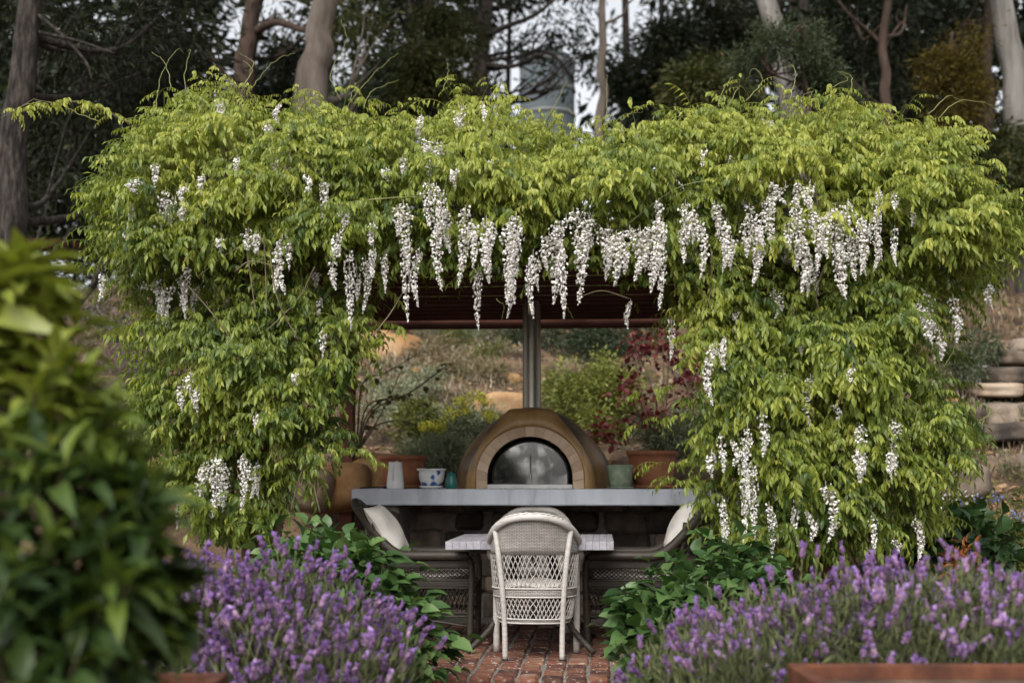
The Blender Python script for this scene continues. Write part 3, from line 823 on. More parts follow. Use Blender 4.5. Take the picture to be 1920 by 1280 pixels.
    # legs
    for sx in (-1, 1):
        w = W(.4) * sx; F = c['F']
        leg = obj("leg", *tube(curve([(w * .99, F - .015, 0.006), (w, F - .01, .25), (w, F - .005, .48), (w * 1.02, F - .02, .555), (w * 1.03, F - .075, c['arm'] - .004)], 18), .0215, 10), mc, t, smooth=True)
        obj("foot_cap", *lathe([(.020, 0), (.021, .012)], 10, True), M['rubber'], leg).location = (w * .99, F - .015, 0)
        xt, xb = c['rear']
        pts = []
        for z in (.80, .66, .5, .36, .24, .1, .006):
            x = xb + (xt - xb) * (z / .8) ** 2.2; zz = max(z, hz)
            r = min(1, x / W(zz)); yy = c['y1'] + (B(zz) - c['y1']) * max(0, 1 - r ** 2.7) ** (1 / 2.7)
            pts.append((sx * (x + .006), yy - .014 - .02 * max(0, .25 - z), z))
        leg = obj("leg", *tube(curve(pts, 20), .0165, 10), mc, t, smooth=True)
        obj("foot_cap", *lathe([(.0175, 0), (.018, .012)], 10, True), M['rubber'], leg).location = (*pts[-1][:2], 0)
    # woven seat
    V = [pt(s, .405, -.012) for s in ss] + [np.array([0, .02, .405])]
    V2 = [v - np.array([0, 0, .02]) for v in V]
    Fs = [(i, 61, i + 1) for i in range(60)] + [(60, 61, 0)] + [(62 + i, 62 + i + 1, 62 + 61) for i in range(60)] + [(i, i + 1, 63 + i, 62 + i) for i in range(60)] + [(60, 0, 62, 122)]
    obj("seat", V + V2, Fs, mw, t, wuv=[(v[0], v[1], 0) for v in V + V2])
    # curved brace between the legs
    if hz < .2:
        for sx in (-1, 1):
            w = W(.3) * sx
            obj("brace", *tube(curve([(w, F - .02, .13), (w, .02, .165), (w * .97, -.22, .13)], 9), .009, 6), mc, t, smooth=True)
    return t
def puff(w, h, th, n=14, ear=.10):
    V, F = [], []
    g = np.linspace(-1, 1, n + 1)
    for sgn in (1, -1):
        for u in g:
            for v in g:
                e = ((1 - abs(u) ** 3.2) * (1 - abs(v) ** 3.2)) ** .55
                pin = 1 - ear * ((1 - u * u) * abs(v) ** 2 + (1 - v * v) * abs(u) ** 2) * .6
                V.append((u * w / 2 * pin, v * h / 2 * pin, sgn * (th / 2 * e + .004) + .006 * math.sin(5 * u + 3 * v)))
    m = (n + 1) ** 2
    for i in range(n):
        for j in range(n):
            a = i * (n + 1) + j
            F.append((a, a + n + 1, a + n + 2, a + 1)); F.append((m + a, m + a + 1, m + a + n + 2, m + a + n + 1))
    for i in range(n):
        for a, b in ((i, i + 1), ((n) * (n + 1) + i + 1, n * (n + 1) + i), ((i + 1) * (n + 1), i * (n + 1)), (i * (n + 1) + n, (i + 1) * (n + 1) + n)):
            F.append((a, b, m + b, m + a))
    return np.array(V), F
def rim_cord(w, h, ear=.10, n=40):
    pts = []
    for k in range(n):
        a = k / n * 4; q, f = int(a), (a % 1) * 2 - 1
        u, v = [(f, -1), (1, f), (-f, 1), (-1, -f)][q]
        pin = 1 - ear * ((1 - u * u) * abs(v) ** 2 + (1 - v * v) * abs(u) ** 2) * .6
        pts.append((u * w / 2 * pin, v * h / 2 * pin, .006 * math.sin(5 * u + 3 * v)))
    pts.append(pts[0])
    return tube(pts, .005, 5)
def cushion(name, label, loc, eul, w, h, th, parent_rot, ear=.10, group=None):
    t = thing(name, label, "cushion", loc, 0, group)
    t.rotation_euler = eul
    obj("cover", *puff(w, h, th, ear=ear), M['linen'], t, smooth=True)
    obj("piping", *rim_cord(w, h, ear), M['linen'], t, smooth=True)
    return t
def build_chairs():
    rear = SP(999, 1233, 7.74)
    make_chair("white woven wicker armchair seen from behind, nearest the viewer", S(rear[0], rear[1] + .27, 0), RZ, WHITE, "white wicker chairs at the table")
    far = SP(1004, 955, 9.72)
    make_chair("white wicker armchair on the far side of the table under the counter", S(far[0], far[1] - .34, 0), RZ + math.pi, WHITE, "white wicker chairs at the table")
    lf, rf = SP(896, 1030, 8.72), SP(1094, 1030, 8.72)
    make_chair("dark brown wicker armchair with a pillow, its side towards hydrangea and jug end", S(lf[0] - .34, lf[1], 0), RZ - math.pi / 2, BROWN, "brown wicker chairs at the table", .19)
    make_chair("dark brown wicker armchair with a pillow, at the side nearer the terracotta pot with twig", S(rf[0] + .34, rf[1], 0), RZ + math.pi / 2, BROWN, "brown wicker chairs at the table", .19)
    cushion("seat_cushion", "pale flat cushion on the seat of the nearest white chair", S(rear[0], rear[1] + .27 + .0, .437), (0, 0, RZ), .40, .36, .06, 0, ear=.02)
    cushion("seat_cushion", "cream seat cushion in the brown chair beneath the jug end of the counter", S(lf[0] - .32, lf[1], .452), (0, 0, RZ), .50, .46, .10, 0, ear=.02)
    cushion("seat_cushion", "cream seat cushion in the brown chair on the twig pot side", S(rf[0] + .32, rf[1], .452), (0, 0, RZ), .50, .46, .10, 0, ear=.02)
    a = P(728, 996, 8.70); b = P(1279, 990, 8.70)
    cushion("pillow", "cream square pillow leaning in the brown chair below the white jug", a, (math.radians(6), math.radians(58), RZ), .40, .40, .12, 0)
    cushion("pillow", "plump cream pillow seen edge on in the brown chair below the twig pot", b, (0, math.radians(-62), RZ + .05), .40, .40, .15, 0)
build_chairs()
# ------------------------------------------------------------------ foliage tools
def leaflet(width=.4, fold=.12, droop=.18, ruf=0.0):
    """one leaf along +y, unit length: 8 points, 8 triangles"""
    cl = [(0, 0), (.33, .03), (.68, -.3 * droop), (1, -droop)]
    V = [(0, 0, 0), (0, .33, .03), (0, .68, -.3 * droop), (0, 1, -droop),
         (-width / 2, .36, .03 + fold), (-width * .42, .68, -.3 * droop + fold * .8),
         (width / 2, .36, .03 + fold - ruf), (width * .42, .68, -.3 * droop + fold * .8 + ruf)]
    F = [(0, 1, 4), (0, 6, 1), (4, 1, 2), (4, 2, 5), (1, 6, 7), (1, 7, 2), (5, 2, 3), (2, 7, 3)]
    return np.array(V, float), np.array(F)
DIAMOND = (np.array([(0, 0, 0), (-.5, .45, .10), (0, 1, -.08), (.5, .45, .10)], float), np.array([(0, 2, 1), (0, 3, 2)]))
def diamond(w):
    V = DIAMOND[0].copy(); V[:, 0] *= w
    return V, DIAMOND[1]
def batch(tpl, pos, R, size, tint, tj=.0, rng=None):
    """many copies of one template -> V, F, tint"""
    tv, tf = tpl
    n, k = len(pos), len(tv)
    size = np.broadcast_to(np.asarray(size, float), (n,))
    V = np.einsum('nij,kj->nki', R, tv) * size[:, None, None] + np.asarray(pos)[:, None, :]
    F = tf[None] + (np.arange(n) * k)[:, None, None]
    T = np.repeat(np.broadcast_to(np.asarray(tint, float), (n,)), k)
    return V.reshape(-1, 3), F.reshape(-1, 3), T
def merge(bs):
    Vs, Fs, Ts, n = [], [], [], 0
    for V, F, T in bs:
        Vs.append(V); Fs.append(F + n); Ts.append(T); n += len(V)
    return np.concatenate(Vs), np.concatenate(Fs), np.concatenate(Ts)
def tufts(rng, lobes, n, per=24, sigma=.16, shell=.55, zsq=1.0):
    """points gathered in tufts spread through rounded lobes (x, y, z, r[, squash]); also an outward direction"""
    lobes = np.asarray([tuple(l) + ((zsq,) if len(l) == 4 else ()) for l in lobes], float)
    w = lobes[:, 3] ** 2; m = max(1, n // per)
    li = rng.choice(len(lobes), m, p=w / w.sum())
    d = nrm(rng.normal(0, 1, (m, 3))); rad = (shell + (1 - shell) * rng.random(m) ** .5)
    rad *= np.where(rng.random(m) < .25, rng.uniform(.3, 1, m), 1)
    off = d * rad[:, None] * lobes[li, 3][:, None]; off[:, 2] *= lobes[li, 4]
    c = lobes[li, :3] + off
    ti = np.repeat(np.arange(m), per)[:n]
    sg = sigma * rng.uniform(.6, 1.3, m)[ti]
    q = np.clip(rng.normal(0, 1, (len(ti), 3)), -1.9, 1.9) * sg[:, None]; q[:, 2] *= .75
    p = c[ti] + q
    out = nrm(d[ti] * .8 + nrm(q) * .7 + rng.normal(0, .4, p.shape))
    return p, out, rng.random(m)[ti]
def ragged(rng, lobes, k=5):
    """break round lobes into smaller uneven ones so that no crown reads as a ball"""
    out = []
    for l in lobes:
        q = l[4] if len(l) > 4 else 1.0
        for i in range(k):
            d = nrm(rng.normal(0, 1, 3)) * l[3] * rng.uniform(.25, 1.15); r = l[3] * rng.uniform(.28, .58)
            out.append((l[0] + d[0], l[1] + d[1], l[2] + d[2] * q, r, q * rng.uniform(.5, .95)))
    return out
def bush(name, label, cat, base, lobes, n, leaf, width, mat, seed, per=24, sigma=.10, droop=0.0, tint=(.0, 1.0), stems=7, stem_mat='vine', extra=None, group=None, shell=.55, good=False, kindpart=None, foliage='foliage'):
    """a plant: foliage of many small leaves on woody stems"""
    rng = np.random.default_rng(seed)
    t = thing(name, label, cat, base, 0, group)
    p, out, tr = tufts(rng, ragged(rng, lobes, 3) + list(lobes), n, per, sigma, shell)
    out[:, 2] -= droop
    R = frames(out, rng, .9)
    tp = leaflet(width) if good else diamond(width)
    zc = np.array([l[2] for l in lobes]); 
    ti = np.clip(tint[0] + (tint[1] - tint[0]) * (.55 * tr + .45 * rng.random(len(p))), 0, 1)
    V, F, T = batch(tp, p, R, leaf * rng.uniform(.65, 1.25, len(p)), ti)
    o = obj(foliage, V, F, mat, t, world=True, tint=T)
    o["kind"] = "stuff"
    b = np.asarray(base, float)
    st = []
    for k in range(stems):
        l = lobes[rng.integers(len(lobes))]
        e = np.array(l[:3]) + nrm(rng.normal(0, 1, 3)) * l[3] * .5
        s0 = b + np.array([rng.normal(0, .04), rng.normal(0, .04), -.02]); mid = (s0 + e) / 2 + rng.normal(0, .05, 3) + np.array([0, 0, .05])
        st.append(tube(curve([s0, mid, e], 7), np.linspace(.014, .004, 7), 5))
    each("stem", st, M[stem_mat], t)
    return t

# ------------------------------------------------------------------ the wood behind
def tree(name, label, trunk, rad, bark, lobes, n, leaf, width, mat, seed, branches=True, extra_branches=(), foot=True, sigma=.22, per=26, droop=.4, tint=(0, 1)):
    rng = np.random.default_rng(seed)
    pts = [np.asarray(q, float) for q in trunk]
    b = pts[0].copy(); gz = float(H(b[0], b[1])) - .15
    if foot and b[2] > gz + .1:
        slope = (pts[1] - pts[0]) / max(pts[1][2] - pts[0][2], .1)
        pts = [b + slope * (gz - b[2]) * .6 * np.array([1, 1, 0]) + np.array([0, 0, gz - b[2]])] + pts
    t = thing(name, label, "tree", pts[0])
    n_s = 30
    c = curve(pts, n_s); c[:, 0] += .02 * np.sin(np.arange(n_s) * .9 + seed)
    f = np.linspace(0, 1, n_s)
    r = rad * (1.12 - .62 * f) * (1 + .55 * np.exp(-f * 16))
    V, F = tube(c, r, 14)
    V = V + (hash3(V * 2.2, seed * .13)[:, None] * rad * .10) * nrm(V - np.repeat(c, 14, 0))
    tr = obj("trunk", V, F, M[bark], t, world=True, smooth=True)
    if branches:
        bs = []
        for l in lobes:
            e = np.asarray(l[:3], float)
            zz = max(e[2] - .7 * np.linalg.norm(e[:2] - c[-1][:2]), c[4][2]); k = int(np.clip(np.searchsorted(c[:, 2], zz), 4, n_s - 2))
            s0 = c[k]; mid = s0 * .5 + e * .5 + np.array([0, 0, -.12 * np.linalg.norm(e - s0)]) + rng.normal(0, .12, 3)
            L = np.linalg.norm(e - s0)
            if L < .2: continue
            bs.append(tube(curve([s0, mid, e], 10), np.linspace(min(r[k] * .5, .025 + .012 * L, .055), .010, 10), 7))
            for q in range(3):
                e2 = e + nrm(rng.normal(0, 1, 3)) * l[3] * .8
                bs.append(tube(curve([mid, (mid + e2) / 2 + rng.normal(0, .1, 3), e2], 7), np.linspace(.02, .006, 7), 5))
        for eb in extra_branches:
            bs.append(tube(curve(eb[0], 12), np.linspace(eb[1], eb[1] * .4, 12), 8))
        each("branch", bs, M[bark], t)
    if n:
        n = int(n * 1.4)
        p, out, tv = tufts(rng, ragged(rng, lobes, 6), n, per, sigma, .4)
        out[:, 2] -= droop
        R = frames(out, rng, 1.0)
        ti = np.clip(tint[0] + (tint[1] - tint[0]) * (.6 * tv + .4 * rng.random(len(p))), 0, 1)
        V, F, T = batch(diamond(width), p, R, leaf * rng.uniform(.6, 1.3, len(p)), ti)
        o = obj("crown", V, F, mat, t, world=True, tint=T); o["kind"] = "stuff"
    return t
def up(p, q, z):
    """carry the line from p to q on to height z"""
    p, q = np.asarray(p), np.asarray(q); s = (z - p[2]) / (q[2] - p[2]); return p + (q - p) * s
def Lb(px, py, d, rpx, sq=1.0):
    """a lobe of foliage whose middle stands at distance d and is rpx photograph pixels in radius"""
    p = P(px, py, d); return (p[0], p[1], p[2], rpx * d / FPX, sq)
def build_trees():
    rng = np.random.default_rng(77)
    # left dark trunk with dark needles
    a, b = P(14, 480, 13), P(55, 40, 13)
    tree("tall_tree", "tall dark-barked tree at the frame edge above the broad-leaved shrub", [a, P(28, 250, 13), b, up(a, b, 9.5) + (.15, 0, 0), up(a, b, 13) + (.0, 0.4, 0)], .165, 'barkdark',
         [Lb(130, 60, 14.5, 150), Lb(260, 90, 15.5, 150), Lb(330, 200, 17, 130), Lb(180, 230, 16, 120), Lb(320, 10, 14.5, 110), Lb(40, 20, 16, 120), Lb(100, 350, 17, 110), Lb(270, 330, 17.5, 100),
          (-3.6, 14, 10.5, 1.6), (-5.5, 13.5, 10, 1.8), (-4.2, 15, 12, 2.0)], 26000, .13, .16, M['darkleaf'], 1, sigma=.26, droop=.5,
         extra_branches=[([P(60, 20, 13), P(110, 60, 12.9), P(160, 115, 12.8), P(172, 150, 12.8)], .022), ([P(70, 60, 13), P(140, 75, 12.8), P(215, 100, 12.6)], .016)])
    # dark reddish trunk
    a, b = P(455, 175, 22), P(480, 0, 22)
    tree("tall_tree", "dark reddish trunk leaning among bright sky gaps, next to the thick pale trunk", [a, P(462, 100, 22), b, up(a, b, 13) + (.4, 0, 0), up(a, b, 17)], .20, 'barkred',
         [Lb(520, 20, 22, 60), Lb(360, 40, 23, 65), Lb(600, 40, 24, 60), (-4.2, 22, 14, 2.4), (-5.6, 22.5, 13.5, 2.2), (-3, 22.5, 13, 2.0)], 9000, .16, .28, M['darkleaf'], 2,
         extra_branches=[([P(478, 60, 22), P(520, 42, 21.5), P(575, 58, 21), P(605, 40, 20.5)], .085), ([P(462, 90, 22), P(490, 60, 22), P(520, 25, 22)], .06)])
    # thick pale trunk
    a, b = P(578, 200, 16), P(612, 0, 16)
    tree("gum_tree", "thick pale tan trunk with knots rising behind the wisteria", [a, P(596, 100, 16), b, up(a, b, 11) + (.25, 0, 0), up(a, b, 15)], .215, 'barkpale',
         [(-2.0, 16.5, 11.0, 1.8), (-3.4, 17, 12, 2.0), (-1.0, 17, 12.4, 1.9), Lb(700, 40, 19, 90), Lb(670, 150, 20, 60)], 8000, .16, .28, M['oliveleaf'], 3)
    # dark trunk in the middle
    a, b = P(903, 200, 25), P(908, 40, 25)
    tree("tall_tree", "dark trunk with spreading limbs in the middle of the wood", [a, P(900, 120, 25), b, up(a, b, 15), up(a, b, 18) + (.5, 0, 0)], .20, 'barkdark',
         [Lb(860, 30, 25, 90), Lb(780, 60, 25, 80), Lb(940, 90, 26, 70), Lb(1000, 10, 25, 50), Lb(1105, 80, 24, 40), Lb(1060, 62, 25, 48), Lb(1005, 75, 26, 36), Lb(1000, 115, 25, 26), Lb(1072, 125, 25, 24), Lb(1035, 95, 25, 30), Lb(1015, 140, 25, 18), Lb(1060, 165, 25, 16), (-.5, 25, 14, 2.6), (1.4, 25, 13.5, 2.6), (-2.4, 25, 13.5, 2.4)], 15000, .16, .28, M['darkleaf'], 4,
         extra_branches=[([P(905, 70, 25), P(950, 50, 24.5), P(1000, 30, 24), P(1040, 0, 24)], .07), ([P(903, 120, 25), P(960, 125, 24.5), P(1030, 100, 24), P(1075, 150, 24)], .06), ([P(905, 50, 25), P(870, 20, 25), P(840, -20, 25)], .06)])
    # olive tree with rusty tips
    tree("wattle_tree", "olive-green feathery tree with rusty tips between two trunks", [P(820, 260, 20), P(815, 120, 20), P(810, 20, 20), P(808, -60, 20)], .07, 'barkred',
         [Lb(815, 110, 19.5, 62, 1.5), Lb(780, 170, 19.5, 45), Lb(850, 190, 19.5, 42), Lb(820, 40, 20, 50), Lb(745, 110, 21, 35)], 9000, .11, .24, M['oliveleaf'], 5, sigma=.16, tint=(.2, 1))
    # slim pale trunk
    a, b = P(1126, 250, 19), P(1131, 0, 19)
    tree("gum_sapling", "slim pale sapling trunk with a slight bend near the pale tank", [a, P(1131, 170, 19), P(1128, 110, 19), b, up(a, b, 11.5), up(a, b, 13.5) + (.3, 0, 0)], .078, 'barkpale',
         [(1.4, 19.5, 12.5, 1.3), (.5, 19.5, 13, 1.1), (2.3, 19.5, 13, 1.2)], 4000, .14, .28, M['oliveleaf'], 6,
         extra_branches=[([P(1132, 45, 19), P(1165, 30, 18.8), P(1180, 5, 18.8), P(1215, -20, 18.8)], .024)])
    # pale grey trunk
    a, b = P(1490, 235, 16), P(1438, 0, 16)
    tree("gum_tree", "smooth pale grey trunk ringed by a grey-green bush", [a, P(1468, 120, 16), b, up(a, b, 11) + (-.2, 0, 0), up(a, b, 15) + (.4, 0, 0)], .165, 'barkgrey',
         [(2.2, 16.5, 11.5, 1.8), (4.0, 17, 12, 2.0), (3.0, 17.5, 13, 2.1)], 6500, .16, .28, M['darkleaf'], 7)
    tree("wattle_tree", "grey-green feathery wattle wrapped around the pale grey trunk", [P(1520, 300, 14.8), P(1515, 180, 14.8), P(1500, 110, 14.8), P(1490, 70, 14.8)], .035, 'barkred',
         [Lb(1435, 85, 14.7, 34, .7), Lb(1480, 78, 14.6, 34, .6), Lb(1525, 105, 14.8, 40, .9), Lb(1545, 155, 15, 48), Lb(1400, 120, 15, 26), Lb(1560, 210, 15.2, 40)], 8000, .075, .16, M['greyleaf'], 8, sigma=.12, droop=.1)
    # reddish forked tree
    a, b = P(1662, 230, 19), P(1658, 60, 19)
    tree("forked_tree", "thin reddish trunk forking into bare limbs in dark shade", [a, P(1660, 150, 19), b, up(a, b, 10) + (.2, 0, 0), up(a, b, 13)], .085, 'barkred',
         [Lb(1600, 30, 20, 80), Lb(1700, 40, 20, 70), Lb(1620, 150, 21, 70), Lb(1560, 110, 21, 60), (5.2, 20, 11.5, 1.8), (6.6, 20, 12, 1.8)], 13000, .14, .25, M['darkleaf'], 9,
         extra_branches=[([P(1660, 90, 19), P(1630, 60, 19), P(1595, 30, 18.8), P(1570, 0, 18.8)], .035), ([P(1659, 70, 19), P(1690, 60, 19), P(1700, 10, 19)], .03)])
    # dim brown trunk and the mottled one at the edge
    a, b = P(1852, 320, 21), P(1853, 60, 21)
    tree("tall_tree", "dim brown trunk just inside the mottled grey trunk", [a, P(1850, 180, 21), b, up(a, b, 12), up(a, b, 15)], .12, 'barkred',
         [Lb(1780, 20, 22, 80), Lb(1720, 110, 22, 60), Lb(1830, 200, 23, 60), (8.5, 21.5, 13, 2.2), (6.8, 21.5, 13.4, 2.0)], 9500, .15, .27, M['darkleaf'], 10)
    a, b = P(1916, 260, 19.5), P(1874, 0, 19.5)
    tree("gum_tree", "thick mottled grey trunk leaning at the edge of the frame", [a, P(1899, 120, 19.5), b, up(a, b, 12) + (-.1, 0, 0), up(a, b, 16)], .24, 'barkgrey',
         [(6.8, 20, 12.8, 1.9), (8.4, 20, 13, 2.0), (5.8, 20, 14, 1.8)], 6500, .16, .28, M['darkleaf'], 11)
    tree("wattle_tree", "golden-green wattle in shade beside the mottled grey trunk", [P(1790, 330, 18), P(1790, 200, 18), P(1788, 110, 18), P(1786, 60, 18)], .04, 'barkred',
         [Lb(1795, 115, 18, 36), Lb(1765, 150, 18, 34), Lb(1822, 150, 18, 32), Lb(1780, 210, 18, 42), Lb(1810, 80, 18.2, 22)], 6500, .085, .2, M['goldleaf'], 12, sigma=.14, droop=.1)
    # low trees that fill the shade
    for k, (px, py, d, r, lab, mt) in enumerate(((690, 185, 20, 70, "grey-green bushy tree beside the thick pale trunk", 'greyleaf'),
                                             (1330, 175, 19, 62, "dull green bushy tree left of the pale grey trunk", 'oliveleaf'),
                                             (1230, 110, 24, 80, "shadowy dark bushy tree right of the slim sapling", 'darkleaf'),
                                             (1350, 60, 25, 85, "tall dark bushy tree with white sky specks beside the pale grey trunk", 'darkleaf'),
                                             (1700, 250, 20, 80, "dark low tree under the forked tree", 'darkleaf'),
                                             (1880, 330, 19, 75, "dim scrubby tree above the stone steps", 'oliveleaf'),
                                             (520, 150, 24, 60, "dim tree filling the gap by the thick pale trunk", 'darkleaf'))):
        q = P(px, py, d); rr = r * d / FPX
        tree("scrub_tree", lab, [(q[0], d, float(H(q[0], d)) - .1), (q[0] + .1, d, q[2] - rr), (q[0], d, q[2] + rr * .3), (q[0], d, q[2] + rr * .8)], .06, 'barkred',
             [(q[0], d, q[2], rr), (q[0] - rr * .7, d + .2, q[2] - rr * .6, rr * .7), (q[0] + rr * .7, d, q[2] - rr * .5, rr * .7), (q[0] + rr * .3, d + .3, q[2] + rr * .7, rr * .6), (q[0] - rr * .2, d - .1, q[2] - rr * 1.2, rr * .8)],
             8500, .13, .26, M[mt], 20 + k, sigma=.18)
    # the far wood: nobody could count it
    gaps = [(440, 85, 62, 85), (455, 20, 40, 40), (730, 120, 36, 34), (970, 45, 45, 26), (1165, 20, 60, 36), (1300, 40, 22, 22), (655, 125, 20, 26), (1345, 5, 30, 14), (1690, 40, 24, 16), (12, 60, 22, 30), (1030, 160, 75, 90), (1255, 195, 16, 20), (560, 20, 26, 22), (505, 110, 16, 40)]
    lob = []
    while len(lob) < 430:
        px, py, d = rng.uniform(-350, 2270), rng.uniform(-420, 480), rng.uniform(27, 46)
        r = rng.uniform(45, 85)
        if any(((px - g[0]) / (g[2] + r * .72)) ** 2 + ((py - g[1]) / (g[3] + r * .72)) ** 2 < 1 for g in gaps): continue
        q = P(px, py, d)
        if q[2] - r * d / FPX < H(q[0], q[1]) - 1: continue
        lob.append((q[0], q[1], q[2], r * d / FPX, 1.0))
    for k in range(60):
        q = P(rng.uniform(-200, 400), rng.uniform(-80, 460), rng.uniform(22, 29)); lob.append((q[0], q[1], q[2], rng.uniform(.5, .9), 1.0))
    for k in range(50):
        q = P(rng.uniform(1540, 2050), rng.uniform(0, 480), rng.uniform(23, 29)); lob.append((q[0], q[1], q[2], rng.uniform(.5, .9), 1.0))
    p, out, tv = tufts(rng, lob, 140000, 26, .36, .4)
    ok = np.ones(len(p), bool)
    out[:, 2] -= .3
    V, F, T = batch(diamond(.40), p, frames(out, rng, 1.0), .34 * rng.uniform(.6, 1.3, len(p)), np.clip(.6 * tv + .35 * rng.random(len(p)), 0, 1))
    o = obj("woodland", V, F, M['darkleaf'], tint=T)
    tag(o, "dark mass of far trees closing off the view behind the trunks", "woodland", None, "stuff")
    # its stems
    st = []
    for k in range(16):
        x, d = rng.uniform(-14, 16), rng.uniform(27, 44)
        px = 960 + x / d * FPX
        z = float(H(x, d)); lean = rng.normal(0, .5)
        if 940 < px < 1150 or 380 < px < 500: continue
        st.append(tube(curve([(x, d, z - .2), (x + lean * .5, d, z + 5), (x + lean, d, z + 12)], 7), np.linspace(.16, .06, 7) * rng.uniform(.6, 1.4), 7))
    o = obj("woodland_trunks", *join(st), M['barkdark'], smooth=True)
    tag(o, "dim far trunks standing inside the dark wood", "trunks", None, "stuff")
    # undergrowth on the top of the bank
    lob = []
    for k in range(70):
        x, d = rng.uniform(-10, 11), rng.uniform(19, 26)
        lob.append((x, d, float(H(x, d)) + rng.uniform(.1, .8), rng.uniform(.4, .9)))
    p, out, tv = tufts(rng, lob, 20000, 24, .2, .5)
    V, F, T = batch(diamond(.3), p, frames(out, rng, 1.0), .12 * rng.uniform(.6, 1.3, len(p)), np.clip(.55 * tv + .3 * rng.random(len(p)), 0, 1))
    o = obj("undergrowth", V, F, M['oliveleaf'], tint=T)
    tag(o, "low dim scrub covering the crest of the bank", "undergrowth", None, "stuff")
    # water tank among the trees
    c = P(1026, 195, 30)
    R = 52 * 30 / FPX
    t = thing("water_tank", "pale blue-grey round water tank glimpsed between dark trees", "tank", (c[0], 30, c[2] - 1.3))
    prof = [(R, -3.0)]
    for k in range(44):
        prof.append((R + .018 * (1 if k % 2 else -1), k * .05 + .0))
    prof += [(R + .03, 2.25), (R - .02, 2.32)]
    V, F = lathe(prof, 40); obj("shell", V, F, M['tank'], t, smooth=True)
    V, F = lathe([(R + .05, 2.31), (R * .5, 2.6), (.1, 2.75), (0, 2.76)], 40); obj("roof", V, F, M['tank'], t, smooth=True)
    for z in (.35, .95, 1.55, 2.2):
        V, F = lathe([(R + .02, z), (R + .045, z + .02), (R + .045, z + .06), (R + .02, z + .08)], 40); obj("hoop", V, F[:-1], M['sillsteel'], t, smooth=True)
build_trees()

